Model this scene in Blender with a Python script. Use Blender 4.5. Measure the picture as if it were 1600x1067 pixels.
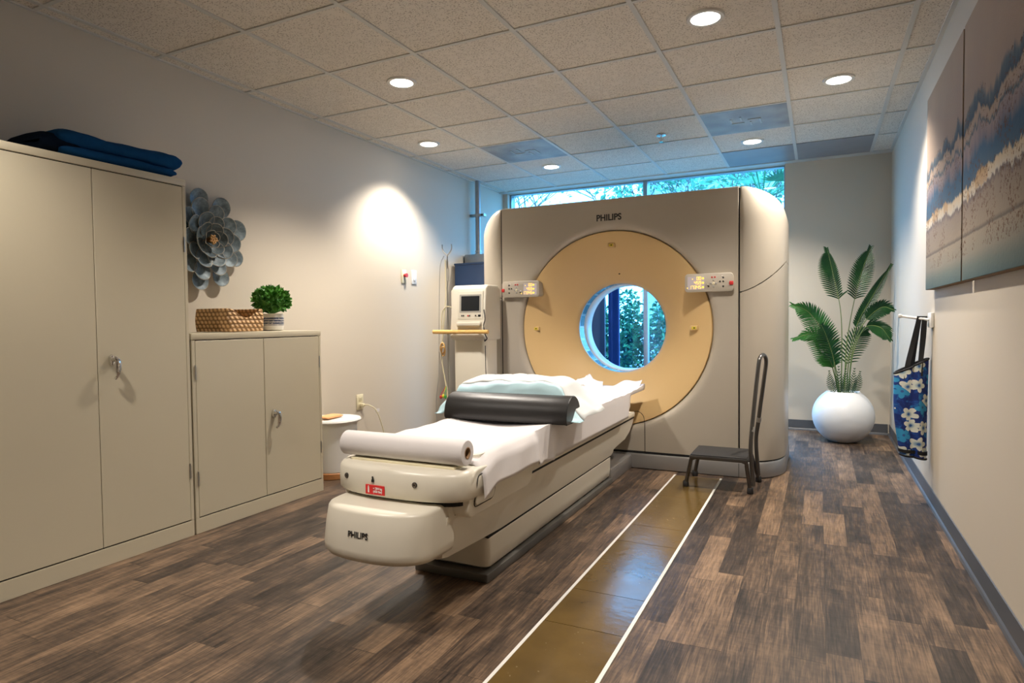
import bpy, bmesh, math, random
from mathutils import Vector, Matrix
random.seed(7)
sc = bpy.context.scene
COL = sc.collection
for o in list(bpy.data.objects): bpy.data.objects.remove(o)

# ------------------------------------------------------------ camera
cam_d = bpy.data.cameras.new('camera'); cam = bpy.data.objects.new('camera', cam_d); COL.objects.link(cam)
cam_d.sensor_width = 36; cam_d.lens = 22.19; cam_d.clip_start = .05; cam_d.clip_end = 200
fw = Vector((-.43726631, .89872499, -.03303871)); rt = Vector((.89932062, .43715097, -.01102073)); up = Vector((-.0045383, .03453138, .99939331))
M4 = Matrix.Identity(4)
for i in range(3): M4[i][0] = rt[i]; M4[i][1] = up[i]; M4[i][2] = -fw[i]
M4[0][3], M4[1][3], M4[2][3] = 3.341, 0, 1.086
cam.matrix_world = M4
sc.camera = cam

# ------------------------------------------------------------ light and exposure
sc.view_settings.view_transform = 'Standard'; sc.view_settings.look = 'None'
sc.view_settings.gamma = 1; sc.view_settings.use_curve_mapping = False
sc.view_settings.exposure = 0.0
sc.cycles.use_denoising = True
sc.cycles.max_bounces = 8; sc.cycles.diffuse_bounces = 4; sc.cycles.glossy_bounces = 4; sc.cycles.transparent_max_bounces = 12
sc.cycles.sample_clamp_indirect = 6; sc.cycles.caustics_reflective = False; sc.cycles.caustics_refractive = False
SKY_STRENGTH = 10.5
W = bpy.data.worlds.new('sky'); sc.world = W; W.use_nodes = True
bg = W.node_tree.nodes['Background']; bg.inputs[0].default_value = (.32, .64, 1, 1); bg.inputs[1].default_value = SKY_STRENGTH
LAMP_W = 150; LAMP_COL = (1, .905, .80)
CZ = 2.568
LAMPS = [(1.01, 3.27), (2.83, 3.27), (.405, 4.49), (3.445, 4.49), (1.01, 5.705), (2.83, 5.705)]
LAMPS_BEHIND = [(1.01, .83), (2.83, .83), (1.01, -1.6), (2.83, -1.6)]
for i, (x, y) in enumerate(LAMPS + LAMPS_BEHIND):
    d = bpy.data.lights.new('downlight', 'SPOT'); d.energy = LAMP_W*(1.08 if i < 6 else .85 if i < 8 else .4); d.color = LAMP_COL
    d.spot_size = math.radians(118); d.spot_blend = .7; d.shadow_soft_size = .05
    o = bpy.data.objects.new('downlight', d); COL.objects.link(o); o.location = (x, y, CZ - .03)
pd = bpy.data.lights.new('window_portal', 'AREA'); pd.shape = 'RECTANGLE'; pd.size = 2.96; pd.size_y = 2.45
pd.cycles.is_portal = True
po = bpy.data.objects.new('window_portal', pd); COL.objects.link(po); po.location = (1.557, 6.78, 1.34); po.rotation_euler = (math.radians(-90), 0, 0)

# ------------------------------------------------------------ materials
class NT:
    def __init__(s, name):
        s.m = bpy.data.materials.new(name); s.m.use_nodes = True; s.t = s.m.node_tree; s.b = s.t.nodes['Principled BSDF']
    def n(s, typ, ins=None, **kw):
        nd = s.t.nodes.new(typ)
        for k, v in kw.items(): setattr(nd, k, v)
        for k, v in (ins or {}).items():
            if isinstance(v, bpy.types.NodeSocket): s.t.links.new(v, nd.inputs[k])
            else: nd.inputs[k].default_value = v
        return nd
    def math(s, op, a, b=0.0, c=0.0):
        return s.n('ShaderNodeMath', {0: a, 1: b, 2: c}, operation=op).outputs[0]
    def pos(s): return s.n('ShaderNodeNewGeometry').outputs['Position']
    def obj(s): return s.n('ShaderNodeTexCoord').outputs['Object']
    def sep(s, v):
        x = s.n('ShaderNodeSeparateXYZ', {0: v}); return x.outputs
    def comb(s, x, y, z): return s.n('ShaderNodeCombineXYZ', {0: x, 1: y, 2: z}).outputs[0]
    def ramp(s, f, stops, interp='LINEAR'):
        r = s.n('ShaderNodeValToRGB', {0: f}); cr = r.color_ramp; cr.interpolation = interp
        while len(cr.elements) < len(stops): cr.elements.new(.5)
        for e, (p, c) in zip(cr.elements, stops): e.position = p; e.color = (*c, 1)
        return r.outputs[0]
    def noise(s, vec, scale, detail=3, rough=.5, dist=0):
        return s.n('ShaderNodeTexNoise', {'Vector': vec, 'Scale': scale, 'Detail': detail, 'Roughness': rough, 'Distortion': dist}).outputs['Fac']
    def mix(s, f, a, b, bt='MIX'):
        nd = s.t.nodes.new('ShaderNodeMix'); nd.data_type = 'RGBA'; nd.blend_type = bt
        for k, v in ((0, f), (6, a), (7, b)):
            if isinstance(v, bpy.types.NodeSocket): s.t.links.new(v, nd.inputs[k])
            else: nd.inputs[k].default_value = v if k == 0 else (*v, 1)
        return nd.outputs[2]
    def set(s, **kw):
        for k, v in kw.items():
            k = k.replace('_', ' ')
            if isinstance(v, bpy.types.NodeSocket): s.t.links.new(v, s.b.inputs[k])
            else: s.b.inputs[k].default_value = (*v, 1) if isinstance(v, tuple) and len(v) == 3 else v
        return s
    def bump(s, h, strength=.3, dist=.005):
        s.t.links.new(s.n('ShaderNodeBump', {'Height': h, 'Strength': strength, 'Distance': dist}).outputs[0], s.b.inputs['Normal'])

def plain(name, col, rough=.5, metal=0, var=.05, scale=6, spec=.5, bump=0, bscale=200):
    t = NT(name); v = t.noise(t.obj(), scale, 3)
    c = t.mix(v, tuple(x * (1 - var) for x in col), tuple(min(1, x * (1 + var)) for x in col))
    t.set(Base_Color=c, Roughness=rough, Metallic=metal, Specular_IOR_Level=spec)
    if bump: t.bump(t.noise(t.obj(), bscale, 2), bump, .002)
    return t.m
def emis(name, col, st):
    t = NT(name); t.set(Base_Color=tuple(c * .5 for c in col), Emission_Color=col, Emission_Strength=st); return t.m

M = {}
M['wall'] = plain('wall_paint', (.60, .54, .445), .65, var=.015, scale=2, spec=.25, bump=.05, bscale=350)
M['trimwhite'] = plain('white_trim', (.75, .74, .70), .5)
M['tbar'] = plain('ceiling_bar_paint', (.60, .60, .57), .5)
M['base'] = plain('baseboard_vinyl', (.085, .09, .10), .45, var=.08)
M['cab'] = plain('beige_powder_coat', (.56, .505, .375), .42, var=.02, scale=3, spec=.4, bump=.03, bscale=500)
M['chrome'] = plain('chrome', (.75, .74, .72), .15, 1)
M['steel'] = plain('brushed_steel', (.45, .45, .44), .32, .9, var=.1)
M['darksteel'] = plain('dark_pewter_tube', (.12, .115, .11), .3, .85, var=.1)
M['black'] = plain('black_rubber', (.018, .018, .019), .6)
M['gap'] = plain('dark_gap', (.006, .006, .006), .8)
M['cream'] = plain('cream_shell', (.72, .68, .58), .32, var=.01, scale=2, spec=.45)
M['gantry'] = plain('greige_shell', (.44, .395, .325), .36, var=.01, scale=2, spec=.45)
M['tan'] = plain('tan_disc', (.68, .475, .225), .45, var=.02, scale=3, spec=.35)
M['skirt'] = plain('grey_skirt', (.33, .32, .31), .35, .6, var=.06)
M['darkskirt'] = plain('dark_grey_plinth', (.12, .115, .105), .4, .3)
M['white'] = plain('white_plastic', (.80, .80, .78), .35, var=.02)
M['ringdark'] = plain('smoked_ring', (.03, .06, .09), .12, .2)
M['lens'] = emis('lamp_lens', (1, .95, .86), 14)
M['amber'] = emis('amber_digits', (1, .60, .05), 2.0)
M['screenlit'] = emis('panel_display', (.62, .54, .54), .35)
M['navy'] = plain('navy_blanket', (.006, .055, .16), .95, var=.35, scale=14, spec=.1, bump=.5, bscale=160)
M['darkend'] = plain('near_black_blanket_end', (.004, .008, .018), .95, var=.3, scale=14, spec=.05)  # near-black tone for the left end of the folded blanket
M['navyc'] = plain('navy_cabinet_paint', (.01, .035, .10), .45, var=.1)
M['bluec'] = plain('royal_blue_curtain', (.01, .07, .32), .7, var=.3, scale=5)
M['paper'] = plain('white_paper', (.70, .67, .67), .75, var=.02, scale=5, spec=.2, bump=.1, bscale=60)
M['bolster'] = plain('black_vinyl', (.022, .021, .021), .38, var=.1, spec=.5, bump=.15, bscale=300)
M['card'] = plain('cardboard_core', (.35, .22, .12), .8)
M['brown'] = plain('brown_cardboard', (.2, .12, .06), .8)
M['woodedge'] = plain('raw_canvas_edge', (.22, .15, .09), .8, var=.2, scale=20)
M['yellowbar'] = plain('yellow_grip', (.80, .50, .17), .45)
M['peach'] = plain('peach_pad', (.85, .42, .18), .6, var=.1)
M['wood'] = plain('orange_wood', (.45, .2, .07), .5, var=.3, scale=30)
M['redlab'] = plain('red_label', (.62, .02, .02), .5)
M['ink'] = plain('black_ink', (.012, .012, .012), .5)
M['inkwhite'] = plain('white_ink', (.85, .8, .78), .5)
M['screen'] = plain('dark_screen', (.02, .022, .025), .18)
M['greyplastic'] = plain('grey_plastic', (.38, .37, .34), .4)
M['ivory'] = plain('ivory_plate', (.72, .66, .46), .4)
M['red'] = plain('red_plastic', (.55, .03, .03), .4)
M['green'] = plain('green_plastic', (.05, .35, .06), .4)
M['yellow'] = plain('yellow_label', (.75, .6, .05), .5)
M['potwhite'] = plain('white_ceramic', (.78, .79, .80), .38, var=.015, scale=2)
M['gold'] = plain('aged_gold', (.55, .32, .12), .4, .6, var=.3, scale=40)
M['blackfab'] = plain('black_webbing', (.012, .012, .014), .85)
M['galv'] = plain('galvanised_steel', (.36, .38, .40), .4, .7, var=.15, scale=20)
M['soil'] = plain('soil', (.05, .035, .02), .95, var=.4, scale=30)
M['bark'] = plain('bark', (.12, .09, .07), .9, var=.4, scale=12)
M['grass'] = plain('outdoor_gravel', (.22, .24, .21), .9, var=.3, scale=5)
M['concrete'] = plain('concrete', (.40, .40, .38), .85, var=.1)

# pillow cover: white with pale blue underside shade is material: absorbent pad, blue backing
M['padwhite'] = plain('absorbent_pad', (.70, .73, .73), .6, var=.04, scale=8, bump=.3, bscale=12)
M['padblue'] = plain('pad_backing', (.52, .76, .84), .45, var=.05, scale=8, bump=.3, bscale=12)

def leafmat(name, a, b, rough=.35):
    t = NT(name); r = t.n('ShaderNodeTexCoord').outputs['Object']
    c = t.ramp(t.noise(r, 9, 3), [(.3, a), (.7, b)])
    t.set(Base_Color=c, Roughness=rough, Specular_IOR_Level=.3); return t.m
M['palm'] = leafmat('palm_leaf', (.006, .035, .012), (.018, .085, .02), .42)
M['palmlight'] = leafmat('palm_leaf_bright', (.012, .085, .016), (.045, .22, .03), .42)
M['stem'] = plain('palm_stem', (.13, .19, .05), .5, var=.2, scale=20)
M['box'] = leafmat('boxwood_leaf', (.025, .13, .018), (.13, .36, .06), .4)
M['hedge'] = leafmat('hedge_leaf', (.02, .10, .05), (.07, .26, .10), .5)
M['treeleaf'] = leafmat('tree_leaf', (.05, .20, .12), (.16, .42, .22), .5)

# floor: strips along y, random lengths and tones, grain
t = NT('wood_plank_floor'); P = t.pos(); S = t.sep(P)
wx = t.math('DIVIDE', S[0], .102); ix = t.math('FLOOR', wx)
rn = t.n('ShaderNodeTexWhiteNoise', {'W': ix}, noise_dimensions='1D').outputs['Value']
yy = t.math('ADD', t.math('DIVIDE', S[1], t.math('ADD', t.math('MULTIPLY', rn, .35), .50)), t.math('MULTIPLY', rn, 37.3)); iy = t.math('FLOOR', yy)
cell = t.n('ShaderNodeTexWhiteNoise', {'Vector': t.comb(ix, iy, 0.0)}, noise_dimensions='3D').outputs['Value']
gv = t.comb(t.math('ADD', t.math('MULTIPLY', S[0], 60), t.math('MULTIPLY', cell, 50)), t.math('MULTIPLY', S[1], 3.2), t.math('MULTIPLY', cell, 30))
grain = t.noise(gv, 1, 6, .65, 1.2)
gv2 = t.comb(t.math('MULTIPLY', S[0], 220), t.math('MULTIPLY', S[1], 9), cell)
fine = t.noise(gv2, 1, 3, .6)
patch = t.noise(t.comb(t.math('MULTIPLY', S[0], 5.0), t.math('MULTIPLY', S[1], 2.4), t.math('MULTIPLY', ix, 7.7)), 1.6, 3, .6)
cross = t.noise(t.comb(t.math('MULTIPLY', S[0], 14), t.math('MULTIPLY', S[1], 70), cell), 1, 3, .6)
val = t.math('ADD', t.math('MULTIPLY', cell, .34), t.math('ADD', t.math('MULTIPLY', patch, .72), t.math('MULTIPLY', t.math('SUBTRACT', grain, .5), .95)))
val = t.math('ADD', val, t.math('MULTIPLY', t.math('SUBTRACT', fine, .5), .5))
val = t.math('ADD', val, t.math('MULTIPLY', t.math('SUBTRACT', cross, .5), .20))
colr = t.ramp(val, [(.20, (.015, .011, .009)), (.40, (.047, .033, .025)), (.54, (.092, .061, .041)), (.70, (.165, .108, .068)), (.92, (.29, .19, .115))])
fx = t.math('ABSOLUTE', t.math('SUBTRACT', t.math('FRACT', wx), .5)); fy = t.math('ABSOLUTE', t.math('SUBTRACT', t.math('FRACT', yy), .5))
seam = t.math('MAXIMUM', t.math('GREATER_THAN', fx, .49), t.math('GREATER_THAN', fy, .497))
colr = t.mix(t.math('MULTIPLY', seam, .5), colr, (.02, .014, .01))
rr = t.math('ADD', .34, t.math('MULTIPLY', grain, .22))
t.set(Base_Color=colr, Roughness=rr, Specular_IOR_Level=.4); t.bump(t.math('ADD', grain, fine), .12, .002); M['floor'] = t.m

# ceiling tile: mineral fibre with pits
t = NT('mineral_ceiling_tile'); P = t.pos()
v = t.n('ShaderNodeTexVoronoi', {'Vector': P, 'Scale': 75.0, 'Randomness': 1.0}).outputs['Distance']
nz = t.noise(P, 115, 3, .7); sel = t.noise(P, 34, 2)
pit = t.math('MULTIPLY', t.math('GREATER_THAN', nz, .57), t.math('GREATER_THAN', sel, .42))
c = t.mix(t.math('MULTIPLY', pit, .7), t.mix(t.noise(P, 3, 3), (.74, .69, .62), (.80, .75, .68)), (.22, .18, .14))
t.set(Base_Color=c, Roughness=.9, Specular_IOR_Level=.1); t.bump(t.math('SUBTRACT', 1, pit), .4, .003); M['tile'] = t.m

# brown track plate
t = NT('brown_painted_plate'); P = t.pos()
c = t.ramp(t.noise(P, 5, 5), [(.3, (.105, .064, .018)), (.7, (.145, .09, .026))])
sp = t.math('GREATER_THAN', t.noise(P, 45, 2), .74); c = t.mix(sp, c, (.22, .17, .09))
t.set(Base_Color=c, Roughness=t.math('ADD', .13, t.math('MULTIPLY', t.noise(P, 7, 4), .14)), Specular_IOR_Level=.8)
t.bump(t.noise(P, 26, 3), .18, .004); M['plate'] = t.m

# woven basket
t = NT('woven_seagrass'); O = t.n('ShaderNodeVectorMath', {0: t.obj(), 1: (1.0, 1.0, .85)}, operation='MULTIPLY').outputs[0]; S = t.sep(O)
u = t.math('ADD', S[0], S[1])
w1 = t.math('SINE', t.math('MULTIPLY', t.math('ADD', u, t.math('MULTIPLY', t.noise(O, 25, 2), .012)), 200)); rowi = t.math('FLOOR', t.math('MULTIPLY', S[2], 52)); sh = t.math('MULTIPLY', t.math('MODULO', rowi, 2.0), 3.14)
br = t.math('SINE', t.math('ADD', t.math('ADD', t.math('MULTIPLY', t.math('ADD', u, t.math('MULTIPLY', t.noise(O, 25, 2), .012)), 200), sh), t.math('MULTIPLY', t.math('FRACT', t.math('MULTIPLY', S[2], 52)), 1.6)))
rw = t.math('SINE', t.math('MULTIPLY', t.math('FRACT', t.math('MULTIPLY', S[2], 52)), 3.14))
hh = t.math('MULTIPLY', t.math('ADD', t.math('MULTIPLY', br, .5), .6), rw)
c = t.ramp(hh, [(.05, (.13, .06, .02)), (.35, (.55, .31, .13)), (.9, (.85, .58, .31))])
c = t.mix(t.math('MULTIPLY', t.noise(O, 60, 2), .5), c, (.5, .27, .09))
t.set(Base_Color=c, Roughness=.6); t.bump(hh, 1, .01); M['basket'] = t.m

# striped ceramic pot
t = NT('striped_pot_glaze'); O = t.obj(); z = t.sep(O)[2]
st = t.math('GREATER_THAN', t.math('SINE', t.math('MULTIPLY', z, 420)), -.72)
band = t.math('MULTIPLY', t.math('GREATER_THAN', z, .035), t.math('LESS_THAN', z, .088))
br = t.math('GREATER_THAN', t.noise(t.comb(t.sep(O)[0], t.sep(O)[1], t.math('MULTIPLY', z, 4)), 70, 2), .38)
c = t.mix(t.math('MULTIPLY', t.math('MULTIPLY', st, band), br), (.62, .60, .56), (.035, .05, .10))
t.set(Base_Color=c, Roughness=.4); M['stripepot'] = t.m

# metal petals
t = NT('weathered_blue_metal'); O = t.obj()
n1 = t.noise(O, 26, 5, .7)
c = t.ramp(n1, [(.3, (.055, .075, .085)), (.5, (.115, .155, .175)), (.62, (.17, .22, .24)), (.75, (.30, .31, .29))])
t.set(Base_Color=c, Roughness=.5, Metallic=.15); M['petal'] = t.m
M['petaledge'] = plain('worn_petal_edge', (.35, .31, .24), .5, .3, var=.3, scale=60)

# tropical print bag
t = NT('blue_tropical_print'); O = t.obj(); S = t.sep(O)
pv = t.comb(t.math('ADD', S[0], t.math('MULTIPLY', S[1], .6)), S[2], 0.0)
vor = t.n('ShaderNodeTexVoronoi', {'Vector': pv, 'Scale': 12.0, 'Randomness': .8}, voronoi_dimensions='2D')
dl = t.n('ShaderNodeVectorMath', {0: t.n('ShaderNodeVectorMath', {0: pv, 1: (12.0, 12.0, 12.0)}, operation='MULTIPLY').outputs[0], 1: t.n('ShaderNodeVectorMath', {0: vor.outputs['Position'], 1: (12.0, 12.0, 12.0)}, operation='MULTIPLY').outputs[0]}, operation='SUBTRACT').outputs[0]
ds = t.sep(dl); ang = t.math('ARCTAN2', ds[1], ds[0]); rad = vor.outputs['Distance']
petr = t.math('ADD', .27, t.math('MULTIPLY', t.math('ABSOLUTE', t.math('SINE', t.math('MULTIPLY', t.math('ADD', ang, t.math('MULTIPLY', vor.outputs['Color'], 3.0)), 2.5))), .24))
flower = t.math('LESS_THAN', rad, petr); core = t.math('LESS_THAN', rad, .09)
rcell = t.sep(vor.outputs['Color'])[1]
bgc = t.ramp(t.noise(pv, 22, 3, .6, 1), [(.45, (.003, .022, .17)), (.55, (.006, .055, .30)), (.66, (.015, .20, .50))])
pc = t.mix(t.math('GREATER_THAN', rcell, .72), t.ramp(t.math('DIVIDE', rad, .5), [(.15, (.12, .28, .45)), (.45, (.68, .72, .66)), (1, (.78, .80, .74))]), (.03, .30, .60))
c = t.mix(flower, bgc, pc); c = t.mix(core, c, (.03, .10, .32))
t.set(Base_Color=c, Roughness=.7); M['print'] = t.m

# abstract canvas; z (height) drives the bands, y drives the ripple
def canvas_mat(name, off, slope):
    t = NT(name); O = t.pos(); S = t.sep(O)
    y = S[1]; z = S[2]
    n1 = t.math('SUBTRACT', t.noise(t.comb(t.math('MULTIPLY', y, 4.2), t.math('MULTIPLY', z, 2.2), off), 1, 2, .5), .5)
    n2 = t.math('SUBTRACT', t.noise(t.comb(t.math('MULTIPLY', y, 26), t.math('MULTIPLY', z, 5), off), 1, 4, .65), .5)
    hi = t.math('GREATER_THAN', z, 1.70)
    amp1 = t.math('ADD', .08, t.math('MULTIPLY', t.n('ShaderNodeMapRange', {'Value': z, 'From Min': 1.6, 'From Max': 2.0, 'To Min': 0.0, 'To Max': .30}).outputs[0], 1.0))
    low = t.n('ShaderNodeMapRange', {'Value': z, 'From Min': 1.44, 'From Max': 1.54, 'To Min': .12, 'To Max': 1.0}).outputs[0]
    h = t.math('ADD', z, t.math('MULTIPLY', low, t.math('ADD', t.math('MULTIPLY', n1, amp1), t.math('MULTIPLY', n2, .10))))
    f = t.math('DIVIDE', t.math('SUBTRACT', h, 1.23), 1.06)
    c = t.ramp(f, [(0, (.06, .13, .16)), (.05, (.13, .19, .20)), (.10, (.26, .27, .25)), (.168, (.32, .30, .26)), (.174, (.12, .115, .12)), (.19, (.30, .275, .24)), (.29, (.28, .255, .24)), (.315, (.16, .15, .18)),
                   (.322, (.60, .62, .60)), (.362, (.62, .55, .42)), (.37, (.05, .13, .24)), (.44, (.035, .12, .25)), (.48, (.20, .20, .27)), (.525, (.33, .29, .31)), (.535, (.05, .12, .19)), (.552, (.40, .34, .31)), (.585, (.44, .36, .29)), (.597, (.035, .085, .14)), (.635, (.10, .15, .20)), (.66, (.38, .31, .26)), (1, (.44, .36, .28))])
    brn = t.math('MULTIPLY', t.math('GREATER_THAN', t.noise(t.comb(t.math('MULTIPLY', y, 3), z, off), 2.2, 2), .55), t.math('MULTIPLY', t.math('GREATER_THAN', f, .322), t.math('LESS_THAN', f, .37)))
    c = t.mix(t.math('MULTIPLY', brn, .6), c, (.42, .26, .11))
    sp = t.math('GREATER_THAN', t.noise(O, 62, 3, .7), .57); spm = t.math('GREATER_THAN', t.noise(O, 6.5, 3), .5)
    inlow = t.math('MULTIPLY', t.math('GREATER_THAN', f, .1), t.math('LESS_THAN', f, .66))
    c = t.mix(t.math('MULTIPLY', t.math('MULTIPLY', sp, spm), t.math('MULTIPLY', inlow, .85)), c, (.11, .055, .035))
    c = t.mix(t.math('MULTIPLY', t.noise(t.comb(t.math('MULTIPLY', y, 8), t.math('MULTIPLY', z, 3), 2.0), 1, 5, .7), .12), c, (.42, .36, .32))
    c = t.mix(1.0, c, (.92, .85, .78), 'MULTIPLY')
    t.set(Base_Color=c, Roughness=.85, Specular_IOR_Level=.2); t.bump(t.noise(O, 60, 4), .3, .004); return t.m

# glass
def glassmat():
    m = bpy.data.materials.new('blue_tinted_glass'); m.use_nodes = True; nt = m.node_tree
    nt.nodes.remove(nt.nodes['Principled BSDF']); out = nt.nodes['Material Output']
    tr = nt.nodes.new('ShaderNodeBsdfTransparent'); tr.inputs[0].default_value = (.60, .86, 1, 1)
    gl = nt.nodes.new('ShaderNodeBsdfGlossy'); gl.inputs['Roughness'].default_value = .03; gl.inputs[0].default_value = (.8, .9, 1, 1)
    mx = nt.nodes.new('ShaderNodeMixShader'); mx.inputs[0].default_value = .05
    nt.links.new(tr.outputs[0], mx.inputs[1]); nt.links.new(gl.outputs[0], mx.inputs[2]); nt.links.new(mx.outputs[0], out.inputs[0]); return m
M['glass'] = glassmat()
# perforated vent
t = NT('perforated_grey_metal'); P = t.pos(); S = t.sep(P)
dots = t.math('MULTIPLY', t.math('SINE', t.math('MULTIPLY', S[0], 700)), t.math('SINE', t.math('MULTIPLY', S[1], 700)))
c = t.mix(t.math('MULTIPLY', t.math('GREATER_THAN', dots, .1), .6), t.ramp(t.noise(P, 5, 4), [(.35, (.22, .22, .21)), (.65, (.42, .41, .39))]), (.05, .05, .05))
t.set(Base_Color=c, Roughness=.5, Metallic=.2); M['perf'] = t.m
t = NT('plain_grey_grille'); P = t.pos()
c = t.ramp(t.noise(P, 3, 3), [(.3, (.24, .24, .25)), (.7, (.30, .30, .31))])
t.set(Base_Color=c, Roughness=.5); M['grille'] = t.m

# ------------------------------------------------------------ geometry helpers
PI = math.pi
def B(): return bmesh.new()
def box(bm, x0, y0, z0, x1, y1, z1, bev=0, seg=2):
    r = bmesh.ops.create_cube(bm, size=1, matrix=Matrix.Translation(((x0+x1)/2, (y0+y1)/2, (z0+z1)/2)) @ Matrix.Diagonal((abs(x1-x0), abs(y1-y0), abs(z1-z0), 1)))
    if bev: bmesh.ops.bevel(bm, geom=list({e for v in r['verts'] for e in v.link_edges}), offset=bev, segments=seg, profile=.5, affect='EDGES')
    return bm
def frame_of(d):
    d = Vector(d).normalized(); a = Vector((0, 0, 1)) if abs(d.z) < .9 else Vector((1, 0, 0))
    u = d.cross(a).normalized(); return u, d.cross(u).normalized()
def tube(bm, pts, r, n=10, closed=False, cap=True):
    pts = [Vector(p) for p in pts]; rs = r if isinstance(r, (list, tuple)) else [r] * len(pts); rings = []; pu = None
    L = len(pts)
    for i, p in enumerate(pts):
        d = (pts[(i+1) % L] - pts[i-1]) if (closed or 0 < i < L-1) else (pts[1]-pts[0] if i == 0 else pts[-1]-pts[-2])
        d = d.normalized()
        if pu is None: u, v = frame_of(d)
        else:
            u = (pu - d * pu.dot(d)).normalized(); v = d.cross(u)
        pu = u
        rings.append([bm.verts.new(p + (u*math.cos(2*PI*k/n) + v*math.sin(2*PI*k/n)) * rs[i]) for k in range(n)])
    for i in range(L if closed else L-1):
        a, b = rings[i], rings[(i+1) % L]
        for k in range(n): bm.faces.new((a[k], a[(k+1) % n], b[(k+1) % n], b[k]))
    if cap and not closed:
        bm.faces.new(rings[0][::-1]); bm.faces.new(rings[-1])
    return bm
def smooth_path(pts, k=6):
    pts = [Vector(p) for p in pts]; out = []
    P = [pts[0]*2-pts[1]] + pts + [pts[-1]*2-pts[-2]]
    for i in range(1, len(P)-2):
        for j in range(k):
            s = j/k; a, b, c, d = P[i-1], P[i], P[i+1], P[i+2]
            out.append(.5*((2*b)+(c-a)*s+(2*a-5*b+4*c-d)*s*s+(3*b-a-3*c+d)*s**3))
    out.append(pts[-1]); return out
def grid(bm, rows, closed=False):
    R = [[bm.verts.new(p) for p in r] for r in rows]
    for a, b in zip(R, R[1:]):
        n = len(a)
        for k in range(n if closed else n-1): bm.faces.new((a[k], a[(k+1) % n], b[(k+1) % n], b[k]))
    return R
def lathe(bm, prof, c, n=40, cap=True):
    R = grid(bm, [[Vector((c[0]+r*math.cos(2*PI*k/n), c[1]+r*math.sin(2*PI*k/n), c[2]+z)) for k in range(n)] for r, z in prof], True)
    if cap:
        bm.faces.new(R[0][::-1]); bm.faces.new(R[-1])
    return bm
def loft(bm, rings, cap=True):
    R = grid(bm, rings, True)
    if cap: bm.faces.new(R[0][::-1]); bm.faces.new(R[-1])
    return bm
def rrect(x0, y0, x1, y1, r, n=5):
    out = []
    for cx, cy, a in ((x1-r, y1-r, 0), (x0+r, y1-r, 90), (x0+r, y0+r, 180), (x1-r, y0+r, 270)):
        for k in range(n+1):
            t = math.radians(a+90*k/n); out.append((cx+r*math.cos(t), cy+r*math.sin(t)))
    return out
def prism(bm, poly, f0, f1):
    """poly of (a,b); f0, f1 map (a,b) -> point"""
    return loft(bm, [[Vector(f0(*p)) for p in poly], [Vector(f1(*p)) for p in poly]])
def world_origin(o):
    v = Vector(o.location)
    while o.parent: o = o.parent; v += o.location
    return v
def obj(name, bm, mat, parent=None, loc=None, smooth=True, ang=35, bev=0, seg=2, solid=0, sub=0):
    bmesh.ops.recalc_face_normals(bm, faces=bm.faces)
    me = bpy.data.meshes.new(name); off = world_origin(parent) if parent else Vector(loc or (0, 0, 0))
    bmesh.ops.translate(bm, verts=bm.verts, vec=-off)
    if bev:
        es = [e for e in bm.edges if len(e.link_faces) == 2 and e.calc_face_angle(0) > math.radians(30)]
        bmesh.ops.bevel(bm, geom=es, offset=bev, segments=seg, profile=.5, affect='EDGES', clamp_overlap=True)
    bm.to_mesh(me); bm.free(); me.materials.append(M[mat] if isinstance(mat, str) else mat)
    o = bpy.data.objects.new(name, me); COL.objects.link(o)
    if parent: o.parent = parent
    else: o.location = off
    if smooth:
        for p in me.polygons: p.use_smooth = True
        me.set_sharp_from_angle(angle=math.radians(ang))
    if solid:
        m = o.modifiers.new('solid', 'SOLIDIFY'); m.thickness = solid; m.offset = 0
    if sub:
        m = o.modifiers.new('sub', 'SUBSURF'); m.levels = sub; m.render_levels = sub
    return o
def tag(o, label, cat, group=None):
    o['label'] = label; o['category'] = cat
    if group: o['group'] = group
    return o
def thing(name, label, cat, loc=(0, 0, 0), group=None):
    o = bpy.data.objects.new(name, None); COL.objects.link(o); o.location = loc; o.empty_display_size = .1
    return tag(o, label, cat, group)
def struct(name, bm, mat, **k):
    o = obj(name, bm, mat, **k); o['kind'] = 'structure'; return o
def copy_tree(o, loc, label=None):
    c = o.copy(); COL.objects.link(c); c.location = loc
    if label: c['label'] = label
    for ch in list(o.children):
        d = ch.copy(); COL.objects.link(d); d.parent = c
        for g in list(ch.children):
            e = g.copy(); COL.objects.link(e); e.parent = d
    return c
def text(name, body, size, parent, at, xdir, ydir, mat, ext=.0006, weight=0, sx=1):
    cu = bpy.data.curves.new(name, 'FONT'); cu.body = body; cu.size = size; cu.extrude = ext; cu.offset = weight; cu.align_x = 'CENTER'; cu.align_y = 'CENTER'
    to = bpy.data.objects.new(name, cu); COL.objects.link(to)
    dg = bpy.context.evaluated_depsgraph_get(); me = bpy.data.meshes.new_from_object(to.evaluated_get(dg))
    bpy.data.objects.remove(to); me.name = name
    xd = Vector(xdir).normalized(); yd = Vector(ydir).normalized(); zd = xd.cross(yd)
    m = Matrix.Identity(4)
    for i in range(3): m[i][0] = xd[i]*sx; m[i][1] = yd[i]; m[i][2] = zd[i]; m[i][3] = at[i]
    me.transform(m); me.transform(Matrix.Translation(-world_origin(parent)))
    me.materials.clear(); me.materials.append(M[mat])
    o = bpy.data.objects.new(name, me); COL.objects.link(o); o.parent = parent; return o
SEG = {'0': 'abcdef', '1': 'bc', '3': 'abcdg', '4': 'bcfg', '5': 'acdfg', '7': 'abc', '9': 'abcdfg'}
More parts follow.
